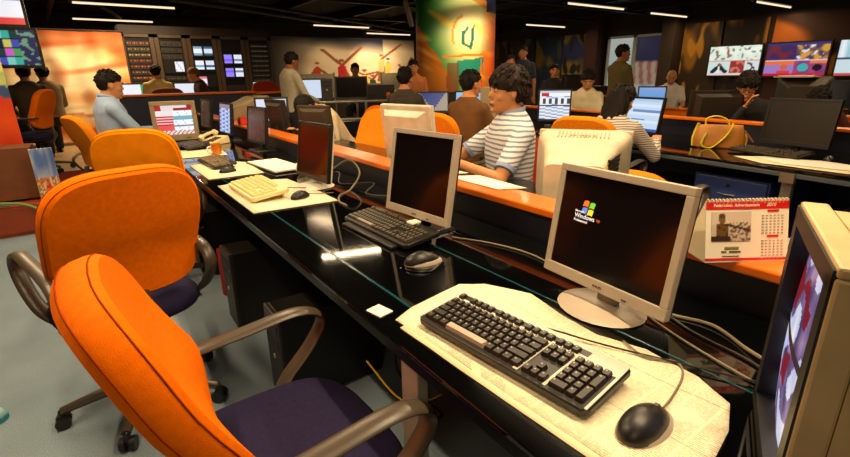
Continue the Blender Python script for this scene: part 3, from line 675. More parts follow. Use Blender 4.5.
MB().b2((1.265, -.9, .02), (1.365, 7.3, .862)).build('panel', PANEL, t, smooth=False)
MB().b2((1.242, -.95, .862), (1.388, 7.3, .890)).build('wood_cap', WOOD, t, bevel=.006, smooth=False)
for y in (1.95, 3.15, .25): MB().b2((1.258, y, .765), (1.266, y+.08, .84)).build('wall_socket', mat('socket_plastic', (120, 104, 78), .5), t, smooth=False)
t = thing('desk', 'black desk on the far side of the wood-capped partition where the polo man sits', 'desk', (0, 0, 0))
MB().b2((1.366, -.8, .745), (1.98, 7.2, .765)).build('desk_top', mat('black_laminate', (16, 15, 16), .2), t, bevel=.003, smooth=False)
for y in (-.5, 1.0, 2.6, 4.1, 5.6, 7.0): MB().b2((1.93, y-.03, 0), (1.965, y+.03, .745)).build('leg', BLACKM, t, smooth=False)

# far desk, slightly askew to the near one
FAR = (3.40, .70); FA = R(-6.8)
t = thing('desk', 'black glass desk carrying the tan handbag and black monitor at right', 'desk', (FAR[0], FAR[1], 0), FA)
MB().b2((0, -3.2, .746), (1.0, 5.2, .760)).build('glass_top', GLASS, t, bevel=.003, smooth=False)
MB().b2((.01, -3.2, .708), (.05, 5.2, .738)).build('rail', mat('grey_blue_rail', (92, 100, 104), .35, metal=.4), t, bevel=.004, smooth=False)
for y in (-2.2, -1.0, .36, 1.9, 3.4, 4.9):
    MB().b2((.04, y-.03, 0), (.075, y+.03, .745)).b2((.07, y-.02, .05), (.9, y+.02, .09)).build('leg', STEEL, t, bevel=.003, smooth=False)
MB().b2((-.003, .31, .675), (.03, .39, .735)).build('clamp', STEEL, t, smooth=False)
t = thing('partition', 'navy partition with orange wooden cap behind the tan handbag', 'partition', (FAR[0], FAR[1], 0), FA)
MB().b2((1.02, -3.2, .02), (1.10, 5.2, .90)).build('panel', PANEL, t, smooth=False)
MB().b2((1.0, -3.2, .90), (1.12, 5.2, .925)).build('wood_cap', WOOD, t, bevel=.006, smooth=False)
def farpt(x, y, z=0): return (FAR[0]+x*cos(FA)-y*sin(FA), FAR[1]+x*sin(FA)+y*cos(FA), z)
t = thing('desk', 'dark desk beyond the second wood-capped partition with the man in glasses', 'desk', farpt(1.12, 0), FA)
MB().b2((0, -3.2, .74), (.80, 2.3, .765)).build('desk_top', mat('black_laminate', (16, 15, 16), .2), t, smooth=False)
for y in (-2.8, 0, 2.2): MB().b2((.72, y-.03, 0), (.76, y+.03, .74)).build('leg', BLACKM, t, smooth=False)
t = thing('desk', 'dark desk in the last row before the wall of televisions', 'desk', (0, 0, 0))
MB().b2((7.15, .6, .74), (8.0, 5.45, .765)).build('desk_top', mat('black_laminate', (16, 15, 16), .2), t, smooth=False)
MB().b2((7.15, .6, .05), (7.2, 5.45, .74)).build('front_panel', WOODD, t, smooth=False)
MB().b2((7.10, .6, .80), (7.24, 5.45, .825)).b2((7.14, .6, .05), (7.19, 5.45, .80)).build('wood_cap', WOOD, t, bevel=.004, smooth=False)
t = thing('desk', 'dark desk with orange front in the middle distance right of the round column', 'desk', (0, 0, 0))
MB().b2((5.6, 4.6, .74), (7.05, 5.3, .765)).build('desk_top', mat('black_laminate', (16, 15, 16), .2), t, smooth=False)
MB().b2((5.6, 4.58, .98), (7.05, 4.66, 1.0)).build('wood_cap', WOOD, t, smooth=False)
MB().b2((5.6, 4.6, .02), (7.05, 4.64, .98)).build('front_panel', BLACKP, t, smooth=False)

# ------------------------------------------------------------ orange chairs near the camera
C1 = chair('nearest orange office chair with navy seat, cut off by the bottom edge', (.19, .94), 88, armz=.685, tilt=.26, zc=.785, aw=.93)
C2 = chair('second orange office chair, its whole back turned to the viewer', (.0, 2.13), -17, aw=.92, zc=.80, armz=.71, backh=.52)
C3 = chair('third orange office chair, half hidden behind the second one', (.25, 3.42), 16, zc=.83, fabric=mat('orange_fabric_light', (248, 140, 6), .9, bump=.3, bscale=500, spec=.08), backw=.47)
ch_far = []
CH = [('orange chair behind the man in the pale blue shirt at left', (.10, 5.44), 72, ORANGE_Y, {}),
 ('orange chair on the raised floor at far left with shiny metal arms', (-.58, 7.98, .2), -70, ORANGE, dict(arms=True, loop=False)),
 ('orange chair with curved dark arm beside the bending man in white', (1.93, 3.62), -105, ORANGE_Y, dict(zc=.82)),
 ('orange chair behind the man in the brown shirt', (2.56, 3.36), 70, ORANGE_Y, {}),
 ('orange chair in front of the brown-shirted man, next to the polo man', (2.28, 2.98), 95, ORANGE_Y, dict(zc=.73)),
 ('orange chair on which the man in the striped polo sits', (2.15, 2.07), -70, RUST, dict(zc=.70)),
 ('orange rounded chair behind the woman with long dark hair', (3.12, 2.21), 80, ORANGE_Y, {}),
 ('orange chair just right of the beige tube monitor back, low in view', (2.62, 1.52), 82, ORANGE_Y, dict(zc=.62, backh=.42)),
 ('rust red chair left of the standing man in the grey shirt', (2.82, 8.9, .2), 175, RUST, dict(zc=.83)),
 ('orange chair beside the man in light blue by the sports mural', (4.6, 8.6, .2), 150, ORANGE, {}),
 ('orange chair behind the grey-shirted man near the round column', (4.42, 6.95), 130, ORANGE, dict(zc=.9)),
 ('brown chair of the man in yellow behind the counter', (1.2, 9.35, .2), 5, mat('brown_fabric', (120, 58, 26), .85), dict(zc=.76)),
 ('small orange chair beyond the striped polo man, near the painted wall', (6.7, 5.45), -150, ORANGE, {}),
 ('orange chair of the man leaning on his hand', (5.72, 2.24), -112, ORANGE, {}),
 ('orange chair of the bending man in white', (2.3, 4.42), -90, ORANGE, {})]
for lab, loc, az, fb, kw in CH: chair(lab, loc, az, fabric=fb, detail=False, **kw)

# ------------------------------------------------------------ near bench: monitors
ML = lambda c1: None
mA = lcd('silver flat monitor whose dark screen shows a small Windows logo', (.985, .825, .812), -1.655, .144, .372, .302, SILVER, BLACKP, brand='PHILIPS', basem=SILVER, power=True)
# start-up logo on its screen
scrn = [c for c in mA.children if c.name.startswith('screen')][0]
Tm = Matrix.Translation((0, 0, .052)) @ Matrix.Rotation(-.144, 4, 'X')
EM = lambda n, c, e=1.0: mat(n, c, .4, var=.02, emit=e)
lx, lz = -.084, .178
for i, (dx, dz, c, n) in enumerate([(-.0105, .0105, (240, 110, 40), 'logo_red'), (.009, .0085, (110, 190, 60), 'logo_green'), (-.0125, -.008, (90, 130, 225), 'logo_blue'), (.0065, -.010, (240, 205, 60), 'logo_yellow')]):
    pts = []
    for k in range(9): u = k/8; pts.append((-.008+.016*u, .0075+.002*sin(u*pi)))
    for k in range(9): u = 1-k/8; pts.append((-.0095+.016*u, -.0075+.002*sin(u*pi)))
    mb = MB(); n0 = len(pts); mb.add([(lx+.012+dx+x+.12*z_, .0032, lz+.020+dz+z_) for x, z_ in pts], [tuple(range(n0))]); mb.xf(Tm); mb.build('logo_pane', EM(n, c, .8), scrn, smooth=False)
WT = EM('logo_white', (225, 225, 225), .75)
for txt, sz, x, z_, m in (('Microsoft', .0075, lx-.030, lz+.006, WT), ('Windows', .0165, lx-.030, lz-.0085, WT), ('xp', .012, lx+.040, lz-.006, EM('logo_orange', (200, 90, 50), .6)), ('Professional', .0090, lx-.030, lz-.0185, WT)):
    lettering('start_screen_lettering', txt, sz, m, scrn, Tm @ V((x, .0032, z_)), (R(90)-.144, 0, 0), align='LEFT', bold=.00015, depth=.0001)
lcd('silver flat monitor with blank dark screen, second in the near row', (.945, 1.64, .818), -1.484, .17, .372, .330, SILVER, BLACKP, brand='PHILIPS', basem=BLACKP, power=True, base='square')
C_ = lcd('narrow-looking flat monitor with reddish dark screen, third in the near row', (.935, 2.64, .805), -1.505, .145, .375, .305, BLACKP, SILVER2, scrm=mat('reddish_lcd', (52, 20, 12), .12, var=.2, scale=3), basem=SILVER2, bez=.012)
lcd('dark flat monitor standing on a black foot, fourth in the near row', (1.08, 4.18, .83), -1.44, .12, .35, .29, BLACKP, BLACKP, scrm=mat('brownish_lcd', (78, 56, 52), .2, var=.2), base='square', bez=.012)
def scr_rows(*rows):
    def f(i, j, u, v): return rows[min(len(rows)-1, int((1-v)*len(rows)))]
    return f
def web(i, j, u, v):
    if v > .92: return (190, 200, 215)
    if v > .80: return (236, 238, 244) if not (.05 < u < .3) else (190, 40, 50)
    if .55 < v < .75: return (70, 70, 78) if int(u*10) % 2 else (236, 236, 240)
    if .46 < v < .50: return (40, 44, 60)
    return (225, 230, 240) if (int(v*26)+int(u*5)) % 3 else (120, 150, 190)
lcd('flat monitor with bright bluish streaks, fifth in the near row', (1.06, 5.10, .82), -1.52, .12, .36, .30, BLACKP, BLACKP, screen=(6, 14, lambda i, j, u, v: [(200, 190, 230), (120, 190, 230), (90, 110, 180), (210, 210, 240)][(i+j*2) % 4] if v < .85 else (150, 130, 150)), base='square', bez=.012)
lcd('dark flat monitor beside the tube monitor, last in the near row', (1.045, 5.95, .815), -1.49, .12, .36, .31, BLACKP, BLACKP, scrm=mat('greyish_lcd', (92, 88, 96), .2, var=.2), base='square', bez=.012)

def news_red(i, j, u, v):
    if v > .80: return (176, 30, 40) if (u < .16 or u > .86) else ((225, 215, 215) if v > .90 or u < .5 else (150, 40, 50))
    if v < .12: return (226, 220, 220) if (i*5+j) % 3 else (190, 60, 60)
    if u < .45:
        if .30 < v < .64: return (196, 40, 46) if j % 2 else (232, 190, 190)
        return (236, 226, 226) if v > .64 else (224, 90, 84)
    if .50 < v < .62: return (120, 176, 196)
    if .26 < v < .32: return (110, 120, 140)
    return (240, 242, 246) if (i*3+j*7) % 11 else (176, 206, 216)
crt('beige tube monitor showing a red and white news page, at the far end of desk', (.655, 4.90), R(-4), W=.37, H=.35, Dp=.40, m=mat('worn_beige', (150, 132, 98), .5), screen=(24, 22, news_red), lift=.04, bez=.036)

# foreground tube monitor at right edge
def tvpic(i, j, u, v):
    n = noise.noise(V((u*4.0, v*5, 3))); n2 = noise.noise(V((u*9, v*9, 7)))
    if .47 < v < .51: return (60, 40, 46)
    if n > .12: return (196+40*n2, 200+40*n2, 225)
    if n < -.22: return (120, 30, 44)
    return (110+70*n2, 90+60*n2, 130+60*n2)
_a = atan2(-(.243-.126), -(.885-.617))
RZF = atan2(.126-.243, .617-.885)
FL, FR = V((.893, .247, 0)), V((.612, .123, 0)); mid = (FL+FR)/2
crt('large beige tube monitor seen from its side at the right edge of the frame', (mid.x, mid.y), RZF, W=(FL-FR).length, H=.375, Dp=.40, m=mat('aged_beige', (190, 164, 118), .45), screen=(64, 70, tvpic), lift=.008, bez=.014, inner=True, vents=False)

# ------------------------------------------------------------ keyboards, mice, papers on the near desk
PNTS = [(.533, .90), (.60, .93), (.79, .965), (.85, .925), (.91, .80), (.88, .66), (.87, .56), (.905, .46), (.888, .34), (.845, .265), (.77, .235), (.66, .215), (.565, .29), (.552, .52), (.545, .70)]
def sheet(name, label, pts, m, z, cat='newspaper', curl=.0, sub=10, group=None, amp=.0015, seed=1):
    bm = bmesh.new(); vs = [bm.verts.new((x, y, 0)) for x, y in pts]; bm.faces.new(vs)
    bmesh.ops.triangulate(bm, faces=bm.faces)
    bmesh.ops.subdivide_edges(bm, edges=bm.edges, cuts=sub, use_grid_fill=True)
    cx = sum(p[0] for p in pts)/len(pts); cy = sum(p[1] for p in pts)/len(pts)
    for v_ in bm.verts:
        x, y = v_.co.x, v_.co.y
        v_.co.z = z+.0006+amp+amp*noise.noise(V((x*14, y*14, seed)))+curl*max(0, (x-cx)*.2+(cy-y)*.9-.17)**1.3*4
    me = bpy.data.meshes.new(name); bm.to_mesh(me); bm.free(); me.materials.append(m)
    for p in me.polygons: p.use_smooth = True
    o = bpy.data.objects.new(name, me); COL.objects.link(o); s = o.modifiers.new('thick', 'SOLIDIFY'); s.thickness = .0012; s.offset = 1
    return tag(o, label, cat, group)
sheet('newspaper', 'folded newspaper lying under the silver and black keyboard', PNTS, NEWS, .7605, curl=.03, sub=5)
sheet('newspaper', 'lower newspaper page peeping out in front of the silver and black keyboard', [(.522, .86), (.70, .90), (.68, .30), (.60, .24), (.545, .33), (.533, .58)], PAPER2, .7602, sub=4)
kA = keyboard('silver and black keyboard on the newspaper in front of the Windows logo monitor', (.5609, .8432), -1.4782, body=BLACKP, topm=SILVER2, L=.455, D=.165, tilt=.101, z=.765, spacem=SILVER, cable=[(.22, .163, .02), (.235, .20, .012), (.35, .245, .004), (.50, .30, .004), (.66, .36, .004)])
mouse('black mouse with silver trim lying on the newspaper corner', (.672, .325), R(-88), BLACKP, SILVER, z=.764, s=1.12, cable=[(-.01, .12, .004), (-.03, .20, .004), (-.06, .23, .004), (-.11, .20, .004), (-.17, .22, .004)], cabm=CABLE)
kB = keyboard('black keyboard in front of the second silver monitor', (.800, 1.745), -1.545, body=BLACKP, L=.46, D=.165, tilt=.11, z=.76, spacem=STEEL, keym=mat('dusty_black_key', (62, 57, 46), .45), wrist=.03, cable=[(.3, .16, .02), (.34, .24, .006), (.45, .26, .006)])
mouse('black mouse with silver back at the right end of the black keyboard', (.800, 1.165), R(-105), BLACKP, SILVER, z=.761, s=1.1)
MB_pad = MB().tube([(.80, 1.165, .7605), (.80, 1.165, .763)], .078, 30).build('mouse_mat', GLASS); tag(MB_pad, 'round glossy black mat under the mouse of the black keyboard', 'mouse mat')
tag(MB().b2((-.022, -.02, 0), (.022, .02, .010)).build('eraser', WHITEP, bevel=.003), 'small white block lying on the keys of the black keyboard', 'eraser')
bpy.data.objects['eraser'].location = (.945, 1.43, .802)
sheet('newspaper', 'newspaper sheets under the cream keyboard', [(.53, 2.80), (.53, 2.10), (.93, 2.07), (.935, 2.30), (.91, 2.74), (.7, 2.82)], NEWS, .7605, sub=4)
keyboard('cream keyboard with cream keys lying on newspaper sheets', (.565, 2.70), -1.555, body=CREAM, keym=KEYC, L=.44, D=.19, tilt=.13, z=.765, legend=mat('tan_legend', (178, 156, 104), .6), hgt=.02, cable=[(.2, .19, .02), (.25, .25, .01), (.3, .33, .006)])
mouse('black mouse beside the cream keyboard', (.80, 2.235), R(-70), BLACKP, None, z=.765, cable=[(.03, .10, .005), (.08, .15, .005)], cabm=CABLE)
sheet('newspaper', 'cream paper under the dark keyboard, third workplace along the desk', [(.525, 3.62), (.53, 3.02), (.86, 3.02), (.88, 3.50), (.75, 3.7)], PAPER2, .7605, 'paper', sub=3)
keyboard('dark keyboard with pale keys in front of the orange mug', (.600, 3.76), -1.53, body=BLACKP, keym=mat('pale_brown_key', (126, 108, 78), .5), L=.45, D=.16, tilt=.11, z=.762, keys_individual=False)
mouse('dark mouse on cream paper near the orange mug keyboard', (.68, 3.19), R(-80), BLACKP, None, z=.764)
keyboard('dark keyboard beside the telephone', (.62, 4.80), -1.53, body=BLACKP, keym=mat('grey_key', (74, 68, 60), .5), L=.42, D=.16, z=.762, keys_individual=False)
keyboard('dark keyboard just in front of the news page tube monitor', (.50, 4.62), R(-8), body=DKGREY, keym=mat('slate_key', (70, 66, 74), .5), L=.36, D=.14, z=.762, keys_individual=False)
sheet('paper', 'cream paper sheet beside the keyboard near the telephone', [(.50, 4.45), (.51, 4.0), (.86, 3.95), (.90, 4.4)], PAPER2, .7605, 'paper', sub=3)
# notebook
t = thing('notebook', 'open white notebook with dark cover beside the third monitor', 'notebook', (.99, 3.20, .7605), R(4))
MB().b2((-.11, -.26, 0), (.12, .26, .008)).build('cover', BLACKP, t, smooth=False); MB().b2((-.10, -.25, .008), (.11, .25, .016)).build('pages', WHITEP, t, smooth=False)
# paper ball
tag(MB().ell((1.06, 2.84, .80), (.055, .06, .042), 14, 10, fn=lambda d: 1+.25*noise.noise(d*4)).build('crumpled_paper', WHITEP, smooth=False), 'crumpled pale paper behind the third monitor', 'paper')
# mug
t = thing('mug', 'orange mug with white handle on the near desk', 'mug', (.80, 4.05, .7605))
MB().loft([(0, 0, 0, .036, .036), (0, 0, .01, .038, .038), (0, 0, .085, .041, .041), (0, 0, .085, .036, .036), (0, 0, .02, .034, .034)], 24).build('cup', mat('orange_glaze', (214, 120, 24), .3), t)
MB().tube(bez([(-.037, -.01, .07), (-.068, -.02, .06), (-.066, -.02, .03), (-.036, -.01, .02)], 5), .006, 8).build('handle', WHITEP, t)
# phone
t = thing('telephone', 'cream desk telephone with handset beside the fifth monitor', 'telephone', (.93, 4.75, .7605), R(-60))
MB().add([(-.09, -.11, 0), (.09, -.11, 0), (.09, .11, 0), (-.09, .11, 0), (-.085, -.105, .025), (.085, -.105, .025), (.085, .10, .07), (-.085, .10, .07)], [(0, 3, 2, 1), (4, 5, 6, 7), (0, 1, 5, 4), (1, 2, 6, 5), (2, 3, 7, 6), (3, 0, 4, 7)]).build('body', CREAM, t, bevel=.006)
MB().tube(bez([(-.06, -.10, .05), (-.06, -.06, .075), (-.06, .05, .10), (-.06, .09, .085)], 5), [.026]*5+[.014]*6+[.026]*5, 10).build('handset', CREAM, t)
mbk = MB()
for i in range(3):
    for j in range(4): mbk.box((.005+i*.028, -.07+j*.03, .036+j*.0065), (.018, .016, .010), rx=.2)
mbk.build('keypad', DKGREY, t, smooth=False)
# small white card at desk edge
tag(MB().b2((-.022, -.028, 0), (.022, .028, .002)).build('card', WHITEP), 'small white printed card at the left tip of the newspaper', 'card')
bpy.data.objects['card'].location = (.525, .965, .7605); bpy.data.objects['card'].rotation_euler = (0, 0, .2)
# red box on partition
tag(MB().b2((-.05, -.06, 0), (.05, .06, .06)).b2((-.04, -.05, .06), (.04, .05, .075)).build('small_box', mat('red_box', (214, 52, 24), .5), bevel=.004), 'small red box sitting on the wooden partition cap', 'box')
bpy.data.objects['small_box'].location = (1.30, 5.05, .891)

# cables on the near desk
def cable(label, pts, r=.003, m=CABLE): return tag(MB().tube(bez(pts, 7), r, 7).build('cable', m), label, 'cable')
cable('grey cable looping from the Windows logo monitor towards the right-hand tube monitor', [(1.06, .60, .80), (1.09, .52, .766), (1.12, .42, .765), (1.07, .32, .765), (1.00, .22, .79), (.97, .10, .80)], .0045)
cable('thin grey cable lying beside the thick one behind the newspaper', [(1.10, .66, .764), (1.02, .48, .764), (.98, .35, .764), (.95, .22, .764)], .0028)
cable('black cable crossing the black glass near the newspaper corner', [(1.15, .62, .764), (1.06, .45, .764), (1.03, .30, .764), (.96, .16, .764)], .003, CABLEB)
cable('grey cable running from the second monitor along the desk', [(1.03, 1.30, .764), (1.10, 1.16, .764), (1.13, 1.0, .764), (1.10, .80, .764), (1.16, .66, .764)], .003)
cable('pale cable arching behind the third monitor', [(1.06, 2.42, .85), (1.14, 2.36, .90), (1.16, 2.28, .84), (1.08, 2.24, .765), (.98, 2.16, .764), (.93, 2.06, .76), (.92, 1.96, .764)], .005)
cable('dark tangled cables behind the third monitor', [(1.1, 2.7, .764), (1.16, 2.55, .80), (1.1, 2.4, .764), (1.2, 2.2, .79), (1.1, 2.1, .764), (1.2, 1.95, .764)], .005, CABLEB)
cable('thin yellow cable hanging under the near desk', [(.62, 1.25, .42), (.66, 1.10, .34), (.74, 1.02, .36), (.86, .98, .42), (1.0, .8, .46)], .0032, YELLOW)
cable('black cable bunch hanging under the near desk', [(.9, 1.5, .5), (.8, 1.35, .25), (.9, 1.2, .1), (.75, 1.1, .25), (.9, 1.0, .45)], .006, CABLEB)

# computer towers under the near desk
tower('black computer tower under the desk beside the second orange chair', (.47, 2.60), R(-90), d=(.20, .46, .45))
tower('black computer tower under the desk nearer to the navy seat', (.465, 1.80), R(-90), d=(.19, .46, .42))
tower('black computer tower under the desk beyond the third chair', (.47, 3.6), R(-90), d=(.20, .46, .44))
tag(MB().tube([(0, 0, 0), (0, 0, .30)], .09, 20).build('waste_bin', mat('red_bin', (150, 30, 14), .5)), 'small red bin under the desk beyond the second chair', 'bin')
bpy.data.objects['waste_bin'].location = (.60, 3.05, 0)

# ------------------------------------------------------------ desk calendar
t = thing('desk_calendar', 'red and white spiral desk calendar with a photograph, on the partition cap', 'calendar', (1.285, .465, .891), atan2(.385-.505, 1.37-1.19))
cw, chh = .205, .150; tl = R(14)
T = Matrix.Translation((0, -.045, 0)) @ Matrix.Rotation(-tl, 4, 'X')
MB().b2((-cw/2, 0, 0), (cw/2, .002, chh)).xf(T).build('page', WHITEP, t, smooth=False)
MB().b2((-cw/2, -.0012, chh-.020), (cw/2, .0, chh-.001)).xf(T).build('red_band', mat('calendar_red', (214, 30, 20), .5), t, smooth=False)
MB().b2((-cw/2, -.0012, .004), (cw/2, 0, .010)).xf(T).build('red_band', mat('calendar_red', (214, 30, 20), .5), t, smooth=False)
def soldier(u, v):
    c = (214, 200, 180) if v > .55 else (196, 184, 168)
    n = noise.noise(V((u*14, v*10, 0)))
    if v < .62 and u > .45 and n > .05: c = (110, 84, 66)
    if abs(u-.28) < .16 and v < .60: c = (104, 74, 34) if n > -.2 else (60, 44, 26)
    if hypot((u-.27)*1.5, v-.72) < .13: c = (120, 84, 52)
    if hypot((u-.26)*1.4, v-.84) < .12 and v > .78: c = (88, 66, 34)
    if abs(v-(.56-.35*(u-.4))) < .035 and .35 < u < .95: c = (52, 40, 30)
    if v < .16 and u < .5: c = (54, 38, 26)
    return c
pm = picture(.098, .072, 36, 26, soldier); pm.xf(T @ Matrix.Translation((-.040, -.0016, .052))); pm.build('photograph', PRINT, t, smooth=False)
cm = MB()
for blk in (0, 1):
    for i in range(7):
        for j in range(6): cm.b2((.036+j*.0098, -.0014, .112-blk*.062-i*.0072), (.036+j*.0098+(.0045 if j else .006), 0, .1145-blk*.062-i*.0072))
cm.xf(T).build('date_grid', mat('pale_print', (172, 162, 148), .7), t, smooth=False)
MB().b2((.05, -.0016, .1225), (.078, 0, .1275)).b2((.05, -.0016, .0605), (.078, 0, .0655)).xf(T).build('month_tab', mat('calendar_red', (214, 30, 20), .5), t, smooth=False)
MB().tube([T @ V((-.055, -.001, .034)), T @ V((-.020, -.001, .034))], .0045, 8, flat=.15, up=(0, 0, 1)).build('oval_emblem', mat('olive_print', (150, 150, 90), .7), t)
lettering('header_lettering', 'Federation, Advertisement', .0105, WHITEP, t, T @ V((-.028, -.0016, chh-.0135)), (R(90)-tl, 0, 0), depth=.0001, bold=.0002, shear=.2)
lettering('header_lettering', '2010', .0115, WHITEP, t, T @ V((.058, -.0016, chh-.0135)), (R(90)-tl, 0, 0), depth=.0001, bold=.0003, shear=.2)
fm = MB()
for x0_, x1_, z_, h_ in ((-.062, -.046, .0232, .0045), (-.043, -.012, .0232, .0045), (-.060, -.018, .0135, .0025), (-.046, -.028, .0325, .003)): 
    for q in range(int((x1_-x0_)/.0042)): fm.b2((x0_+q*.0042, -.0014, z_), (x0_+q*.0042+.0032, 0, z_+h_))
fm.xf(T).build('small_print', mat('olive_dark', (90, 84, 40), .7), t, smooth=False)
sp = MB()
for k in range(22):
    x = -cw/2+.006+k*(cw-.012)/21; c = T @ V((x, .001, chh)); r = .0055
    sp.tube([(c.x, c.y+r*sin(a), c.z+r*cos(a)) for a in [2*pi*j/10 for j in range(11)]], .0012, 5)
sp.build('spiral', SILVER2, t)
MB().add([(-cw/2, -.045, 0), (cw/2, -.045, 0), (cw/2, .06, 0), (-cw/2, .06, 0), (-cw/2, -.045+.036, chh), (cw/2, -.045+.036, chh)], [(0, 3, 2, 1), (2, 3, 4, 5), (0, 3, 4), (1, 5, 2)]).build('stand_card', PAPER2, t, smooth=False)

# ------------------------------------------------------------ bench behind the partition
t = crt('beige tube monitor seen from behind, just right of the polo man', (1.885, 1.385), R(180-58), W=.41, H=.322, Dp=.40, m=mat('warm_beige_plastic', (204, 188, 158), .5), lift=.0, wedge=True, z=.766, brand='DELL', ventm=mat('embossed_beige', (176, 156, 120), .5))
sb = MB()
for k in range(11): sb.box((-.141, .275, .055+k*.0185), (.010, .19, .0135), rz=-.17)
sb.build('side_vent', BLACKP, t, smooth=False)
lcd('white-backed flat monitor left of the polo man', (1.60, 2.14, .825), R(100), .12, .42, .36, SILVER2, mat('white_shell', (220, 206, 180), .5), desk=.766, base='square', deep=.07)
lcd('flat monitor with plain dark grey back in front of the bending man', (1.83, 4.03, .80), R(118), .15, .37, .30, DKGREY, mat('brown_grey_shell', (70, 58, 44), .5), desk=.766, base='square')
lcd('dark flat monitor seen obliquely from behind, left of the bending man', (1.62, 4.55, .80), R(96), .15, .42, .34, DKGREY, DKGREY, desk=.766, base='square')
crt('beige tube monitor beyond the red box on the partition', (1.72, 5.75), R(95), W=.40, H=.36, Dp=.42, m=mat('worn_beige', (150, 132, 98), .5), lift=.02, z=.766)
lcd('flat monitor with a white lit screen above the fourth near monitor', (1.50, 5.35, .86), R(-28), .1, .36, .28, DKGREY, DKGREY, desk=.766, screen=(4, 6, lambda i, j, u, v: (214, 222, 240)), base='square')
sheet('paper', 'white papers lying on the wooden cap beside the polo man\'s hands', [(1.31, 1.70), (1.31, 1.36), (1.42, 1.30), (1.44, 1.62)], WHITEP, .891, 'paper', sub=3)
sheet('paper', 'folded white note next to the polo man\'s fingers', [(1.34, 1.86), (1.34, 1.72), (1.43, 1.68), (1.43, 1.84)], WHITEP, .8915, 'paper', sub=3, amp=.003)
keyboard('dark keyboard under the polo man\'s hands', (1.66, 1.82), R(92), body=DKGREY, keym=KEYB, L=.44, D=.15, z=.79, keys_individual=False)
tag(MB().b2((1.45, 1.78, .7655), (1.70, 2.3, .790)).build('keyboard_tray', BLACKM, bevel=.004), 'black tray raising the polo man\'s keyboard', 'tray')

# ------------------------------------------------------------ things on the far desk
lapS = lambda i, j, u, v: (60, 90, 170) if (v < .08) else ((176, 200, 230) if v > .92 else ((110, 140, 190) if (abs(v-.62) < .03 and u > .2 or abs(v-.35) < .03 and .2 < u < .6) else ((190, 214, 240) if int(v*12) % 3 else (214, 226, 244))))
lcd('dark-framed monitor with pale blue window on screen beside the tan handbag', (4.10, 2.63, .80), R(-103), .14, .42, .33, BLACKP, BLACKP, screen=(20, 24, lapS), base='square', bez=.016, chin=2)
keyboard('black keyboard in front of the pale blue screen by the handbag', (3.82, 2.62), R(-100), body=BLACKP, keym=KEYB, L=.40, D=.13, z=.761, keys_individual=False)
lcd('wide black monitor at right with blank screen facing the viewer', (4.17, 1.50, .815), R(-103), .10, .47, .33, BLACKP, BLACKP, scrm=mat('matt_black_lcd', (30, 24, 18), .35, var=.2, scale=4), base='square', bez=.018)
keyboard('long black keyboard beneath the wide black monitor at right', (3.90, 1.60), R(-104), body=BLACKP, keym=mat('brown_black_key', (66, 54, 36), .5), L=.50, D=.16, z=.761, keys_individual=False)
mouse('black mouse at the right end of the long black keyboard', (3.93, .99), R(-70), BLACKP, z=.761)
sheet('paper', 'stack of cream papers in front of the long black keyboard', [(3.68, 1.46), (3.52, 1.22), (3.50, .78), (3.68, .62), (3.80, .98), (3.84, 1.30)], PAPER2, .7605, 'paper', sub=3, amp=.003)
sheet('paper', 'white sheet on top of the cream papers at right', [(3.72, 1.34), (3.56, 1.12), (3.60, .72), (3.76, .66), (3.86, 1.0)], WHITEP, .766, 'paper', sub=3, amp=.003, seed=5)
# handbag
t = thing('handbag', 'tan handbag with bright yellow trim standing on the far glass desk', 'bag', (4.06, 1.74, .7605), R(-58))
TAN = mat('tan_leather', (186, 120, 40), .5, var=.2, scale=8); LIME = mat('lime_yellow_trim', (222, 206, 30), .4)
mb = MB(); rings = []
for z_, rx, ry in ((0, .17, .075), (.01, .185, .085), (.07, .185, .085), (.13, .165, .055), (.17, .150, .028), (.175, .14, .018)): rings.append((0, 0, z_, rx, ry))
mb.loft(rings, 28, sq=3.2); mb.v = [(x+.01*noise.noise(V((x*9, y*9, zz*9))), y+.012*noise.noise(V((x*12, y*5, zz*12+4))), zz+.006*noise.noise(V((x*20, 0, 0)))) for x, y, zz in mb.v]
mb.build('bag_body', TAN, t)
for s in (-1, 1): MB().tube(bez([(-.09, s*.03-.02, .12), (-.10, s*.05-.02, .21), (-.03, s*.055-.02, .235), (.05, s*.05-.02, .20), (.07, s*.03-.02, .10)] if s > 0 else [(-.10, -.088, .12), (-.125, -.10, .03), (-.06, -.105, .005), (.02, -.10, .08), (.06, -.09, .15), (.07, -.07, .19)], 8), .014, 8, flat=.5).build('strap', LIME, t)
for P_ in ([(-.178, -.03, .01), (-.182, -.02, .07), (-.165, 0, .14), (-.15, 0, .185)], [(.178, -.03, .01), (.182, -.02, .07), (.165, 0, .13)]): MB().tube(bez(P_, 5), .010, 8).build('edge_trim', LIME, t)
for k in range(4): MB().tube([(.165, -.02, .13), (.20+.008*k, -.03-.01*k, .09-.012*k)], .006, 6).build('tassel', mat('red_brown_leather', (150, 60, 26), .5), t)
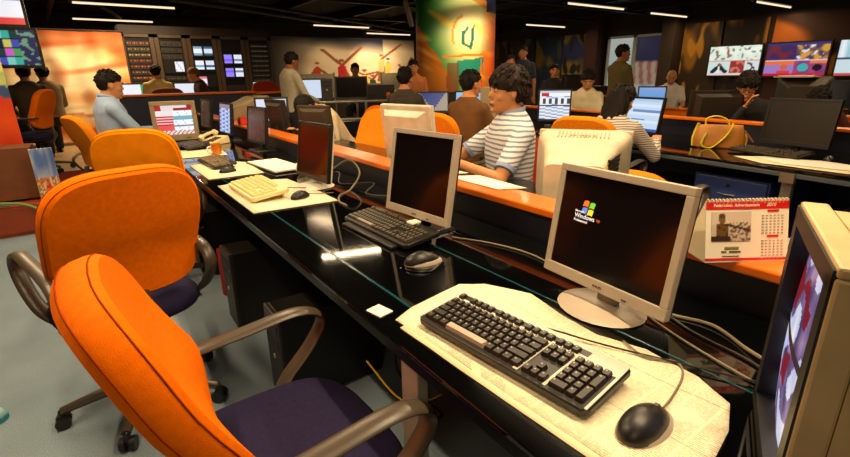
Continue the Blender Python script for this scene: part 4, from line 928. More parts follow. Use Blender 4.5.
# under the far desk
t = thing('drawer_cabinet', 'dark blue steel drawer cabinet under the far desk, behind the calendar', 'cabinet', farpt(.16, .50), FA)
MB().b2((0, 0, .04), (.55, .52, .62)).build('cabinet_body', BLUEC, t, bevel=.006, smooth=False)
d = MB().b2((-.018, .012, .44), (0, .508, .61)).build('drawer', BLUEC, t, bevel=.004, smooth=False)
MB().tube([(-.022, .26, .56), (-.018, .26, .56)], .014, 12).build('lock', CHROME, d)
MB().tube([(-.024, .20, .50), (-.030, .26, .498), (-.024, .32, .50)], .005, 6).build('handle', CHROME, d)
MB().b2((-.018, .012, .05), (0, .508, .43)).build('drawer', BLUEC, t, bevel=.004, smooth=False)
tower('black computer box under the far desk beside the blue cabinet', farpt(.14, 1.30), R(-97), d=(.42, .42, .50), m=BLACKP)
tower('grey computer tower with two square vents under the far desk', farpt(.14, .10), R(-97), d=(.18, .42, .48), m=DKGREY, face=PLAST)
for k, lab in enumerate(['white cable hanging in a loop under the far desk, left one', 'white cable hanging in a loop under the far desk, middle one', 'white cable hanging in a loop under the far desk, right one']):
    y = -.25-.08*k; P = [farpt(.08, y, .69), farpt(.07, y+.06, .62), farpt(.07, y+.10, .50-.03*k), farpt(.07, y-.02, .47), farpt(.07, y-.09, .52), farpt(.08, y-.03, .66)]
    cable(lab, P, .006, mat('white_cable', (196, 186, 168), .5))
# monitors farther along / behind
lcd('monitor with a white web page behind the polo man', (4.19, 3.74, .82), R(-46), .08, .36, .35, BLACKP, BLACKP, screen=(20, 26, web), base='square', bez=.014)
lcd('narrow monitor with light blue screen in front of the brown-shirted man', (4.02, 5.05, .80), R(-62), .08, .42, .34, BLACKP, BLACKP, screen=(6, 8, lambda i, j, u, v: (150, 190, 226) if v > .2 else (70, 110, 160)), base='square')
lcd('monitor with a dark blue wedge on screen beside the grey-shirted man', (3.90, 5.75, .82), R(-35), .15, .46, .30, DKGREY, DKGREY, desk=.76, screen=(16, 14, lambda i, j, u, v: (40, 60, 120) if abs(u-.5) < .45*v else (150, 140, 130)), base='square')
lcd('wide black monitor seen from behind, left of the man in glasses', (5.29, 2.07, .80), R(137), .08, .54, .36, BLACKP, mat('brown_black_shell', (40, 32, 24), .5), desk=.766, base='square', deep=.07)
tower('beige computer case standing behind the brown-shirted man', (4.17, 4.55), R(-50), d=(.20, .40, .42), m=BEIGE, face=BEIGE, z=.761)
lcd('small monitor with blue desktop in front of the bald man', (7.30, 4.45, .84), R(-60), .1, .42, .28, DKGREY, DKGREY, desk=.766, screen=(8, 8, lambda i, j, u, v: (60+60*v, 150, 210)), base='square')
crt('big dark tube monitor with papers on top under the televisions', (8.25, 2.55), R(110), W=.62, H=.46, Dp=.50, m=mat('olive_dark_plastic', (66, 54, 38), .5), z=.766, lift=.02)
tag(MB().b2((7.85, 2.36, 1.235), (8.18, 2.80, 1.25)).b2((7.88, 2.42, 1.25), (8.12, 2.76, 1.262)).build('paper', WHITEP, smooth=False), 'white papers lying on the big dark tube monitor', 'paper')
lcd('dark monitor with a thin white lit strip behind the crouching man', (8.0, 2.42, .84), R(-72), .1, .56, .36, BLACKP, BLACKP, desk=.766, screen=(12, 6, lambda i, j, u, v: (190, 220, 240) if u < .16 else (20, 18, 18)), base='square')
crt('dark tube monitor at the right edge below the televisions', (7.65, 1.60), R(100), W=.50, H=.40, Dp=.45, m=DKGREY, z=.766, lift=.01)
lcd('dark monitor back in front of the standing man in olive', (7.55, 5.10, .80), R(140), .08, .44, .32, BLACKP, BLACKP, desk=.766, base='square')
lcd('small dark monitor hiding the seated person by the painted wall', (6.75, 5.0, .98), R(150), .08, .46, .34, BLACKP, BLACKP, desk=.765, base='square')
# ------------------------------------------------------------ background: printed curtain, racks, counter, murals, column, televisions
def seg(u, v, ax, ay, bx, by):
    dx, dy = bx-ax, by-ay; t_ = max(0, min(1, ((u-ax)*dx+(v-ay)*dy)/(dx*dx+dy*dy+1e-9))); return hypot(u-ax-t_*dx, v-ay-t_*dy)
def mixc(a, b, k): k = max(0, min(1, k)); return tuple(a[i]*(1-k)+b[i]*k for i in range(3))
exp_ = math.exp
def curtain(u, v):
    n = noise.noise(V((u*1.2, v*5+u*1.5, 1))); n2 = noise.noise(V((u*2.5, v*12-u*3, 4)))
    c = mixc((255, 236, 190), (230, 130, 46), .35+n*1.6-.5*exp_(-((u-.72)**2*9+(v-.72)**2*12)))
    c = mixc(c, (196, 76, 20), n2*1.6-.2)
    if v > .80: c = mixc(c, (176, 84, 34), (v-.80)*5)
    c = mixc(c, (150, 60, 20), max(0, noise.noise(V((u*9+v*2, v*5-u*2, 11)))*1.1-.12))  # darker diagonal folds, their shade mixed into the print colour
    if v < .35 and int(v*22+u*1.5) % 3 == 0: c = mixc(c, (196, 84, 24), .6)
    d = abs(v-(.62-.55*u)); 
    if d < .03: c = mixc(c, (230, 196, 140), .7)
    return c
def wavy(a, f): return lambda u, v, p: (p[0], a*sin(u*f)+a*.5*sin(u*f*2.3+v*2), p[2])
t = thing('printed_curtain', 'orange and cream printed cloth hanging at the far left wall', 'curtain', (-.86, 10.9, .25), 0)
picture(3.35, 1.92, 90, 60, curtain, warp=wavy(.03, 26)).build('cloth', PRINT, t)
MB().tube([(-1.7, .02, 1.94), (1.7, .02, 1.94)], .02, 8).build('rail', DKGREY, t)

# racks with equipment
def rack(label, x, w_, kind, seed):
    t = thing('equipment_rack', label, 'rack', (x, 11.0, .2)); rnd = random.Random(seed); H = 1.97
    RM = mat('brown_grey_rack', (78, 60, 42), .5)
    MB().b2((-w_/2, .02, 0), (w_/2, .6, H)).build('cabinet', BLACKM, t, smooth=False)
    MB().b2((-w_/2, -.01, 0), (-w_/2+.075, .03, H)).b2((w_/2-.075, -.01, 0), (w_/2, .03, H)).b2((-w_/2, -.01, H-.06), (w_/2, .03, H)).build('frame', RM, t, smooth=False)
    iw = w_-.18
    def unit(z, h, m=DKGREY, name='rack_unit'): return MB().b2((-iw/2, -.02, z), (iw/2, .02, z+h-.012)).build(name, m, t, smooth=False)
    def scr(x_, z, sw, sh, col, par): cells(sw, sh, 6, 4, col).xf(Matrix.Translation((x_, -.0225, z))).build('screen', SCREEN, par, smooth=False)
    def mon4(z0, c1, c2):
        for r_ in range(2):
            u_ = unit(z0-r_*.27, .24, BLACKP, 'monitor_unit')
            for s in (-1, 1): scr(s*iw*.26, z0-r_*.27+.03, iw*.42, .17, (lambda i, j, u, v, a=c1[s > 0], b=c2[s > 0]: a if (i*3+j*5+r_+seed) % 3 else b), u_)
    def leds(z, col, par):
        cells(iw*.9, .022, 16, 1, lambda i, j, u, v: tuple(c*(.3+.7*((i*7+int(z*50)) % 5)/4) for c in col)).xf(Matrix.Translation((0, -.0225, z))).build('indicator_lights', SCREEN, par, smooth=False)
    z = H-.16
    if kind == 'led':
        for k in range(9):
            u_ = unit(z-.06, .10); leds(z-.02, [(255, 120, 50), (190, 150, 60), (230, 190, 100), (240, 90, 50), (240, 110, 50), (200, 130, 80), (250, 120, 60), (120, 70, 40), (90, 60, 40)][k], u_); z -= .105
        u_ = unit(z-.12, .17, BLACKP, 'monitor_unit'); scr(-iw*.2, z-.09, iw*.3, .1, lambda i, j, u, v: (110, 190, 220), u_); scr(iw*.2, z-.09, iw*.3, .1, lambda i, j, u, v: (210, 140, 110) if i % 2 else (230, 220, 210), u_); z -= .2
    if kind == 'scope':
        for k in range(3): u_ = unit(z-.06, .11); leds(z-.03, (90, 80, 60), u_); z -= .12
        u_ = unit(z-.2, .26, BLACKP, 'monitor_unit'); scr(iw*.24, z-.17, iw*.42, .19, lambda i, j, u, v: (236, 236, 240) if (i+j) % 4 else (190, 200, 230), u_); z -= .28
        for k in range(2): u_ = unit(z-.06, .1); leds(z-.03, (110, 90, 60), u_); z -= .11
        u_ = unit(z-.26, .28, mat('scope_beige', (112, 92, 62), .5), 'oscilloscope'); scr(-iw*.16, z-.22, iw*.38, .17, lambda i, j, u, v: (110, 190, 230) if i in (0, 5) or j in (0, 3) else (40, 70, 90), u_); z -= .3
    if kind == 'quad':
        mon4(z-.25, ((230, 240, 250), (214, 226, 240)), ((130, 160, 190), (60, 90, 120))); z -= .62
        u_ = unit(z-.22, .25, BLACKP, 'monitor_unit'); scr(-iw*.22, z-.19, iw*.42, .18, lambda i, j, u, v: (240, 230, 236) if j in (1, 2) else (226, 120, 140), u_); z -= .3
        u_ = unit(z-.24, .25, BLACKP, 'monitor_unit'); scr(iw*.2, z-.2, iw*.18, .1, lambda i, j, u, v: (230, 230, 225), u_); z -= .3
    if kind == 'violet':
        mon4(z-.4, ((150, 130, 250), (224, 232, 245)), ((120, 100, 235), (120, 130, 170))); z -= .8
    if kind == 'dim':
        for k in range(12): u_ = unit(z-.06, .095); leds(z-.035, (80, 66, 50), u_); z -= .1
    while z > .2: unit(z-.12, .12); z -= .13
    return t
rack('equipment rack with rows of red indicator lights, next to the orange cloth', 1.06, .56, 'led', 1)
rack('equipment rack with an oscilloscope and one white screen', 1.63, .56, 'scope', 2)
rack('equipment rack with five small bright screens', 2.20, .56, 'quad', 3)
rack('equipment rack with violet lit screens', 2.77, .56, 'violet', 4)
rack('dim equipment rack at the right end of the row', 3.34, .56, 'dim', 5)
tag(MB().b2((.78, 10.98, 2.17), (3.62, 11.6, 2.32)).build('rack_header', mat('header_board', (44, 34, 26), .6), smooth=False), 'long dark board capping the row of equipment racks', 'board')

# counter in front of the racks
t = thing('counter', 'long dark blue counter with thin wooden top in front of the racks', 'counter', (0, 8.3, 0))
MB().b2((.44, .02, 0), (2.35, .08, 1.10)).build('panel', mat('dark_blue_panel', (26, 32, 58), .5), t, smooth=False)
MB().b2((.42, -.02, 1.10), (2.38, .32, 1.13)).build('wood_cap', WOOD, t, bevel=.005, smooth=False)
MB().b2((.44, .3, .90), (2.35, .95, .93)).build('desk_top', BLACKP, t, smooth=False)
t = thing('counter', 'short end of the blue counter beside the rust red chair', 'counter', (2.38, 8.3, 0), R(12))
MB().b2((.02, .02, 0), (1.0, .08, 1.08)).build('panel', mat('dark_blue_panel', (26, 32, 58), .5), t, smooth=False)
MB().b2((.01, -.02, 1.08), (1.0, .25, 1.11)).build('wood_cap', WOOD, t, bevel=.005, smooth=False)
for x, sc_, lab in ((.78, lambda i, j, u, v: (236, 240, 250) if u < .75 else (60, 160, 110), 'white and green screen left of the man in yellow behind the counter'), (1.62, lambda i, j, u, v: (226, 232, 246), 'white screen right of the man in yellow behind the counter'), (3.0, lambda i, j, u, v: (120, 200, 190) if v > .7 else (226, 236, 246), 'pale green and white screen above the rust red chair')):
    lcd(lab, (x-.2, 10.05 if x < 2.5 else 9.9, .98), R(-4), .08, .42, .30, DKGREY, DKGREY, desk=.93, screen=(8, 6, sc_), base='square')
t = thing('desk', 'dark desk directly in front of the equipment racks', 'desk', (0, 9.75, .2))
MB().b2((.5, 0, .70), (3.6, .75, .73)).build('desk_top', BLACKP, t, smooth=False)
for x in (.55, 2.0, 3.5): MB().b2((x, .05, 0), (x+.05, .7, .70)).build('leg', BLACKM, t, smooth=False)

# sports mural on the back wall
def sports(u, v):
    base = (236, 214, 178)
    n = noise.noise(V((u*5, v*4, 2)))
    c = mixc(base, (200, 160, 120), n*.8)
    c = mixc(c, (40, 44, 66), (v-.66-.25*(1-u))*4.5) if u < .75 else mixc(c, (70, 62, 60), (v-.80)*3)
    if u < .22: c = mixc(c, (60, 50, 52), (.22-u)*4)
    if v < .30: c = mixc(c, (150, 120, 70), (.3-v)*2)
    def fig(cx, cy, s, body, arms, skin=(150, 84, 50), c=None):
        if seg(u, v, cx, cy-.02*s, cx-.003*s, cy-.16*s) < .018*s: return body
        if hypot(u-cx, (v-cy-.05*s)*.8) < .012*s: return skin
        for ex, ey in arms:
            if seg(u, v, cx, cy, cx+ex*s, cy+ey*s) < .009*s: return skin
        return c
    for a in (dict(cx=.44, cy=.55, s=1.6, body=(206, 40, 36), arms=((-.08, .16), (.09, .19), (-.02, -.3), (.06, -.28))), dict(cx=.27, cy=.52, s=1.3, body=(190, 60, 30), arms=((-.03, -.1), (.05, -.1))),
              dict(cx=.735, cy=.66, s=1.3, body=(220, 190, 120), arms=((.12, .2), (-.02, -.3))), dict(cx=.785, cy=.60, s=1.3, body=(236, 200, 90), arms=((.01, -.28), (-.04, -.2)), skin=(60, 90, 160)),
              dict(cx=.60, cy=.38, s=1.6, body=(236, 210, 40), arms=((-.05, .05), (.08, .04))), dict(cx=.66, cy=.30, s=1.3, body=(60, 70, 40), arms=((-.05, .05), (.05, .12))), dict(cx=.92, cy=.42, s=1.2, body=(200, 50, 40), arms=((.05, .22), (-.04, .12), (.08, .1)))):
        k = fig(c=None, **a)
        if k: return k
    return c
t = thing('sports_mural', 'wide printed wall mural of cricket and other sports players', 'mural', (7.05, 14.05, .72))
picture(4.8, 1.72, 170, 80, sports).build('print', PRINT, t)
MB().b2((-2.42, .0, -.02), (2.42, .03, 1.74)).xf(Matrix.Translation((0, .005, 0))).build('backing', DKGREY, t, smooth=False)
# spots added to brighten mural, cloth and right wall; one lights the column
for k, (x, y, z, tx, ty, tz, wt, lab) in enumerate([(7.6, 12.6, 2.7, 7.9, 14.0, 1.5, 170, 'small spot added to brighten the right part of the sports mural'), (6.4, 12.6, 2.7, 6.4, 14.0, 1.4, 40, 'small spot added to brighten the left part of the sports mural'), (-.5, 9.4, 2.85, -.1, 10.9, 1.5, 60, 'small spot added to brighten the orange printed cloth'),
      (4.6, 4.9, 2.68, 5.5, 6.3, 2.0, 190, 'ceiling spot aimed at the round painted column'), (11.3, 9.6, 2.85, 12.5, 10.2, 1.4, 25, 'small spot added to brighten the painted wall panels'), (11.4, 3.2, 2.75, 12.5, 2.9, .9, 12, 'small spot added to brighten the wall below the televisions')]):
    t = thing('spot_lamp', lab, 'lamp', (x, y, z)); d = (V((tx, ty, tz))-V((x, y, z))).normalized()
    MB().tube([d*-.06, d*.06], [.035, .045], 14).build('lamp_head', BLACKM, t); MB().tube([(0, 0, 0), (0, 0, 3.0-z)], .01, 8).build('stem', BLACKM, t)
    ld = bpy.data.lights.new('spot_light', 'SPOT'); ld.energy = wt; ld.color = WARM; ld.spot_size = R(70); ld.spot_blend = .8; ld.shadow_soft_size = .05
    lo = bpy.data.objects.new('spot_light', ld); COL.objects.link(lo); lo.parent = t; lo.location = d*.08; lo.rotation_euler = d.to_track_quat('-Z', 'Y').to_euler()

# round column with painting
def paint(u, v):
    u0, v0 = u, v; u += .022*noise.noise(V((u0*5, v0*5, 3))); v += .018*noise.noise(V((u0*6, v0*6, 9)))  # brush wobble   # u along the visible front half, 0 left .. 1 right
    c = mixc((34, 120, 50), (190, 206, 60), u*1.5-.45)
    n = noise.noise(V((u*3, v*3, 8))); c = mixc(c, (60, 130, 50), n*1.0)
    r = hypot((u-.66)*1.0, (v-.66)*.95); c = mixc((255, 246, 190), c, r*2.3-.25)  # pale glow: the spotlight's bright patch painted in with the yellow art
    if v < .75-1.35*u: c = mixc(c, (206, 96, 24), .85+.3*noise.noise(V((u*8-v*3, v*3, 1))))
    if v < .42-.5*u and u < .5: c = mixc(c, (196, 120, 30), .6)
    if u > .80: c = mixc(c, (214, 70, 20), (u-.80)*5)
    if u > .62 and v > .80+(.95-u)*.5: c = mixc(c, (214, 130, 40), .8)
    if u > .86 and v > .82: c = (40, 50, 90)
    if .52 < u < .84 and .16+.05*(u-.5) < v < .36-.12*(.84-u): c = (26, 140, 120)
    if abs(v-(.375+.02*(u-.5))) < .012 and .35 < u < .85: c = (236, 130, 30)
    if u > .80 and v < .42 and abs(u-.82-(.36-v)*.22) > .015: c = mixc((224, 60, 16), (240, 110, 20), n+.5)
    if .4 < u < .55 and v < .3: c = mixc(c, (110, 66, 40), .7)
    if seg(u, v, .585, .62, .60, .49) < .017 or seg(u, v, .60, .49, .66, .47) < .014 or seg(u, v, .64, .66, .585, .58) < .012: c = (20, 110, 90)
    if seg(u, v, .70, .64, .685, .45) < .016 or seg(u, v, .70, .64, .73, .68) < .010: c = (20, 110, 90)
    c = mixc(c, (250, 214, 90), 1.6*noise.noise(V((u0*5+v0*9, v0*3-u0*2, 12)))-.35)
    if abs(hypot((u-.65), (v-.60))-.19+.05*(v-.6)) < .012 and u < .58 and v > .5: c = mixc(c, (236, 150, 40), .8)
    return c
t = thing('column', 'large round column wrapped in a green, yellow and red painting', 'column', (5.56, 6.95, 0))
rad = .69; th0 = atan2(-6.95, -5.56)   # direction from the column to the viewer
mb = MB(); cols = []; nx, ny = 150, 90; Z0, Z1 = 1.06, 2.58
for j in range(ny+1):
    for i in range(nx+1):
        th = th0-pi*.62+2*pi*.62*i/nx; v_ = j/ny; uu = .5+.5*sin(-pi*.62+2*pi*.62*i/nx) if abs(-pi*.62+2*pi*.62*i/nx) < pi/2 else (0 if i < nx/2 else 1)
        mb.v.append((cos(th)*rad, sin(th)*rad, Z0+(Z1-Z0)*v_)); cols.append(lin([max(0, min(255, x)) for x in paint(uu, v_)]))
for j in range(ny):
    for i in range(nx): a = j*(nx+1)+i; mb.f.append((a, a+1, a+nx+2, a+nx+1)); mb.mi.append(0)
mb.c = cols; mb.build('painted_wrap', PRINT, t)
MB().tube([(0, 0, 0), (0, 0, 3.0)], rad-.012, 48).build('shaft', mat('column_dark', (30, 24, 20), .7), t)
MB().tube([(cos(a)*(rad+.03), sin(a)*(rad+.03), 2.60) for a in [2*pi*k/48 for k in range(49)]], .02, 8).build('ring_rail', STEEL, t)
# slanting speaker/lamp near column
tag(MB().box((0, 0, 0), (.05, .09, .42), ry=R(-18)).build('hanging_speaker', mat('pale_fixture', (150, 136, 116), .5), bevel=.008), 'slim pale fixture hanging at a slant left of the round column', 'fixture')
bpy.data.objects['hanging_speaker'].location = (4.72, 7.15, 2.32)

# glass dividers and metal rail table in the middle distance
t = thing('media_table', 'high metal rail table with dark equipment left of the round column', 'table', (2.62, 6.35, 0), R(-18))
MB().b2((.05, 0, .985), (1.4, .5, 1.01)).build('table_top', DKGREY, t, smooth=False)
for z_ in (1.0, .76, .48): MB().tube([(.05, 0, z_), (1.4, 0, z_)], .02, 10).build('rail', STEEL, t)
for x in (.08, .70, 1.36): MB().tube([(x, 0, 0), (x, 0, 1.0)], .022, 10).build('post', STEEL, t)
MB().b2((.10, .06, .10), (1.36, .45, .72)).build('shelf_unit', BLACKM, t, smooth=False)
lcd('lit monitor in front of the standing man in the grey shirt', (2.53, 6.62, 1.02), R(-22), .06, .36, .30, BLACKP, BLACKP, desk=1.01, screen=(5, 5, lambda i, j, u, v: (200, 216, 236)), base='square')
lcd('big black monitor with glossy screen on the metal rail table', (2.96, 6.42, 1.02), R(-25), .04, .46, .32, BLACKP, BLACKP, desk=1.01, base='square')
tower('dark equipment case between the two monitors on the rail table', (2.86, 6.48), R(-20), d=(.16, .2, .30), m=BLACKP, z=1.012)
t = thing('divider', 'black divider panel with metal edge left of the round column', 'divider', (3.95, 7.0, 0), R(-28))
MB().b2((-.30, 0, 0), (.30, .04, 1.20)).build('panel', BLACKP, t, smooth=False); MB().b2((-.34, -.01, 0), (-.30, .05, 1.22)).b2((-.34, -.01, 1.20), (.30, .05, 1.225)).build('frame', STEEL, t, smooth=False)
GL = mat('frosted_divider', (150, 136, 110), .25, var=.1)
for x, w_, lab in ((5.5, 1.3, 'pale divider board under the left part of the sports mural'), (8.3, 1.2, 'pale divider board under the right part of the sports mural')):
    t = thing('divider', lab, 'divider', (x, 13.3, 0)); MB().b2((-w_/2, 0, .9), (w_/2, .03, 1.42)).build('panel', GL, t, smooth=False); MB().b2((-w_/2, -.01, 0), (-w_/2+.04, .04, 1.45)).b2((w_/2-.04, -.01, 0), (w_/2, .04, 1.45)).build('post', STEEL, t, smooth=False)

# right wall: murals, doorway, televisions
RZW = R(-90)   # pictures facing -X
def onwall(t_): return t_
def wallart(seed, c1, c2, c3):
    def f(u, v):
        n = noise.noise(V((u*2.2+seed*5, v*2.0, seed))); n2 = noise.noise(V((u*5+seed, v*3.5, seed*2)))
        c = mixc(c1, c2, (n+.15)*6); c = mixc(c, c3, (n2-.18)*8); return c
    return f
arts = [(13.25, 1.0, (96, 66, 36), (60, 44, 30), (120, 86, 40), 'brown painted wall panel just right of the round column'), (12.1, 1.2, (58, 50, 48), (34, 34, 44), (88, 80, 60), 'dark smoky painted wall panel behind the standing figures'), (10.9, 1.05, (110, 92, 26), (30, 44, 70), (60, 60, 40), 'olive and blue painted wall panel behind the seated person'), (9.8, 1.05, (34, 42, 84), (130, 104, 30), (30, 30, 40), 'dark blue painted wall panel left of the doorway'),
        (6.15, .9, (150, 104, 30), (60, 44, 24), (190, 130, 40), 'yellow ochre painted wall strip right of the doorway'), (5.2, .9, (170, 110, 40), (40, 30, 26), (96, 60, 26), 'ochre painted wall panel with a dark figure, left of the televisions')]
for k, (y, w_, c1, c2, c3, lab) in enumerate(arts):
    t = thing('wall_painting', lab, 'mural', (12.55, y, .65), RZW)
    picture(w_, 1.78, 40, 60, wallart(k+1, c1, c2, c3)).build('painting', PRINT, t)
    MB().b2((-w_/2, .004, 0), (w_/2, .04, 1.78)).build('backing', DKGREY, t, smooth=False)
t = thing('wall_painting', 'orange and brown painted frieze under and above the televisions', 'mural', (12.57, 2.2, .55), RZW)
picture(4.9, 1.9, 120, 50, wallart(9, (196, 106, 34), (70, 40, 20), (222, 140, 50))).build('painting', PRINT, t); MB().b2((-2.45, .004, 0), (2.45, .025, 1.9)).build('backing', DKGREY, t, smooth=False)
tag(MB().b2((12.2, 8.85, 0), (12.58, 9.25, 3.0)).build('pillar', mat('dark_red_pillar', (64, 22, 16), .7), smooth=False), 'dark red pillar left of the doorway', 'pillar')
tag(MB().b2((12.15, 6.62, 0), (12.58, 6.95, 3.0)).build('pillar', mat('dark_wood_pillar', (52, 38, 22), .7), smooth=False), 'dark pillar right of the doorway', 'pillar')
t = thing('door_1', 'x', 'x', (12.52, 7.8, 0), RZW)
for k_ in ('label', 'category'): del t[k_]
t['kind'] = 'structure'
WF = mat('white_door_frame', (190, 190, 186), .5)
MB().b2((-.9, -.03, 0), (-.84, .04, 2.28)).b2((-.12, -.03, 0), (-.02, .04, 2.28)).b2((.80, -.03, 0), (.86, .04, 2.28)).b2((-.9, -.03, 2.22), (.86, .04, 2.28)).build('door_frame', WF, t, smooth=False)
DG = bpy.data.materials.new('lit_room_behind_glass'); DG = attr_mat('lit_doorway', emit=.55, rough=.2, base=.3)
def door_l(u, v): return mixc((150, 180, 180), (196, 206, 200), v)
def door_r(u, v):
    if v > .70: return (44, 44, 70)
    if v > .46: return (150, 96, 80) if int(u*7+v*3) % 2 else (170, 150, 130)
    return mixc((120, 150, 160), (196, 190, 170), noise.noise(V((u*4, v*9, 0)))+.5)
picture(.72, 2.2, 10, 20, door_l).xf(Matrix.Translation((-.48, .02, .02))).build('glass_panel', DG, t)
picture(.82, 2.2, 20, 30, door_r).xf(Matrix.Translation((.39, .02, .02))).build('glass_panel', DG, t)
MB().tube([(-.14, -.06, .95), (-.14, -.06, 1.25)], .014, 8).tube([(-.14, -.06, 1.1), (.0, -.06, 1.1)], .012, 8).build('door_handle', CHROME, t)
def tv(label, y, z, x=12.42, w_=1.14, h=.66, fn=None, rz=RZW, n=(60, 34), group=None):
    t = thing('television', label, 'television', (x, y, z), rz, group)
    MB().b2((-w_/2, 0, 0), (w_/2, .07, .035)).b2((-w_/2, 0, h-.03), (w_/2, .07, h)).b2((-w_/2, 0, .035), (-w_/2+.03, .07, h-.03)).b2((w_/2-.03, 0, .035), (w_/2, .07, h-.03)).build('bezel', BLACKP, t, smooth=False)
    MB().b2((-w_/2+.02, .015, .02), (w_/2-.02, .075, h-.02)).build('case', BLACKP, t, smooth=False)
    picture(w_-.06, h-.065, n[0], n[1], fn).xf(Matrix.Translation((0, .012, .035))).build('screen', SCREEN, t)
    MB().b2((-.15, .07, h*.3), (.15, .14, h*.7)).build('wall_mount', BLACKM, t, smooth=False); return t
def nz_(u, v, s, f=7): return noise.noise(V((u*f, v*f*.6, s)))
def tv1(u, v):
    if abs(v-.50) < .025: return (226, 120, 110)
    if v < .08: return (226, 200, 200)
    if v > .5:
        c = mixc((206, 226, 210), (236, 240, 226), nz_(u, v, 1)+.5)
        if seg(u, v, .17, .62, .13, .85) < .025 or seg(u, v, .38, .62, .36, .90) < .022: c = (170, 96, 80)
        return c if nz_(u, v, 5, 16) < .3 else (120, 130, 120)
    if u < .45:
        c = (196, 220, 214)
        if seg(u, v, .10, .12, .20, .28) < .05 or seg(u, v, .36, .12, .26, .28) < .05: c = (34, 36, 44)
        if hypot(u-.23, (v-.36)*.7) < .04: c = (120, 84, 70)
        if .215 < u < .245 and v < .3: c = (230, 230, 230)
        return c
    if u < .73: return (140, 50, 46) if nz_(u, v, 3, 9) < .15 else (196, 110, 90)
    return (206, 216, 220) if v > .16 and nz_(u, v, 8, 10) < .25 else (90, 50, 50)
def tv2(u, v):
    if abs(v-.47) < .02: return (214, 190, 220)
    if v < .07: return (196, 30, 50)
    if v > .93: return (60, 50, 110)
    if v > .47:
        if u < .5: return mixc((110, 40, 50), (60, 40, 90), nz_(u, v, 2)*2+.5)
        c = mixc((80, 60, 80), (206, 150, 60), nz_(u, v, 4, 9)*2+.4)
        return (210, 210, 226) if nz_(u, v, 9, 12) > .28 else c
    if u < .5:
        c = (150, 120, 190)
        if v > .33: c = (226, 110, 50)
        if hypot(u-.33, (v-.26)*.75) < .065: c = (196, 96, 80)
        if v < .17 and .22 < u < .44: c = (206, 60, 70)
        return c
    c = mixc((170, 70, 110), (110, 60, 120), nz_(u, v, 6)+.5)
    if hypot((u-.64)*1.4, v-.24) < .12: c = (60, 170, 170)
    if hypot(u-.87, (v-.24)*.8) < .08: c = (40, 20, 26)
    if .74 < u and v > .36: c = (226, 120, 60)
    return c
def tv3(u, v):
    if v > .5: return mixc((150, 190, 204), (226, 236, 240), sin(u*30)*.5+.5)
    if abs(v-.5) < .03: return (60, 70, 90)
    if v < .07: return (196, 80, 80)
    if hypot(u-.72, (v-.38)*.8) < .10: return (150, 96, 70)
    if hypot((u-.72)*.8, v-.1) < .2: return (120, 150, 200)
    return (196, 216, 224) if u < .35 else (90, 60, 50)
tv('wall television at left of three, showing four greenish white pictures', 5.30, 1.195, fn=tv1, h=.70)
tv('middle wall television showing four purple and orange pictures', 4.10, 1.175, fn=tv2, h=.72, w_=1.16)
tv('rightmost wall television cut by the frame edge, showing pale blue pictures', 2.86, 1.17, fn=tv3, h=.73)
# left televisions on a post
def tvl1(u, v):
    if v > .78: return (90, 84, 170)
    if u > .45: return (238, 238, 244) if v > .2 else (226, 60, 60)
    return (226, 40, 60) if nz_(u, v, 3, 6) > -.1 else (240, 226, 226)
def tvl2(u, v):
    if u > .80: return (50, 46, 80) if nz_(u, v, 2, 12) < .1 else (110, 150, 120)
    k = int(u*11)+int(v*4)*3
    c = [(60, 170, 150), (40, 60, 60), (206, 90, 190), (80, 150, 90), (30, 40, 60), (200, 190, 90), (70, 80, 170), (120, 200, 190)][k % 8]
    return c if abs((v*4) % 1-.5) < .38 else (30, 26, 40)
tv('upper small television at far left edge showing red and white news', -.76, 0, x=0, w_=.92, h=.42, fn=tvl1, rz=0, n=(46, 20)).location = (-.83, 8.1, 1.98)
tv('lower television at far left showing a colourful grid', -.76, 0, x=0, w_=.98, h=.48, fn=tvl2, rz=R(-3), n=(60, 28)).location = (-.80, 8.1, 1.50)
tag(MB().b2((-1.1, 8.26, .2), (-.98, 8.36, 3.0)).build('post', BLACKM, smooth=False), 'black post carrying the two televisions at far left', 'post')

# painted divider, box, cabinet at the left edge
def splash(u, v):
    n = nz_(u, v, 2, 4); c = mixc((196, 206, 120), (70, 130, 90), n+.5)
    if v < .55: c = mixc((236, 96, 24), (200, 50, 16), nz_(u, v, 5, 5)+.5)
    if v > .75: c = mixc(c, (236, 214, 120), .7)
    if seg(u, v, .7, .75, 1.0, .55) < .05: c = (50, 80, 130)
    return c
t = thing('painted_divider', 'tall divider painted green above and orange below at the left edge', 'divider', (-1.12, 6.1, 0), R(3))
picture(1.12, 1.0, 50, 50, splash).xf(Matrix.Translation((0, -.001, .68))).build('painting', PRINT, t)
MB().b2((-.56, 0, 0), (.56, .05, 1.68)).build('panel', mat('orange_board', (206, 70, 20), .6), t, smooth=False)
t = thing('cardboard_box', 'brown box standing on the orange cabinet at the left edge', 'box', (-.88, 5.62, .30))
MB().b2((-.40, 0, 0), (.40, .35, .47)).build('box_body', mat('brown_board', (116, 66, 32), .7), t, bevel=.004, smooth=False)
def cover(u, v):
    if v > .55: return mixc((90, 120, 190), (200, 210, 220), nz_(u, v, 1, 5)+.4)
    return [(226, 150, 60), (214, 60, 50), (236, 220, 190), (90, 140, 110)][int(abs(nz_(u, v, 3, 9))*9) % 4]
t = thing('display_board', 'colourful printed board leaning against the brown box at left', 'poster', (-.40, 5.50, .16), R(12))
picture(.17, .60, 16, 40, cover).build('print', PRINT, t); MB().b2((-.085, .002, 0), (.085, .02, .60)).build('backing', WHITEP, t, smooth=False)
t = thing('cabinet', 'low orange cabinet on the floor at the left edge', 'cabinet', (-1.0, 5.45, 0))
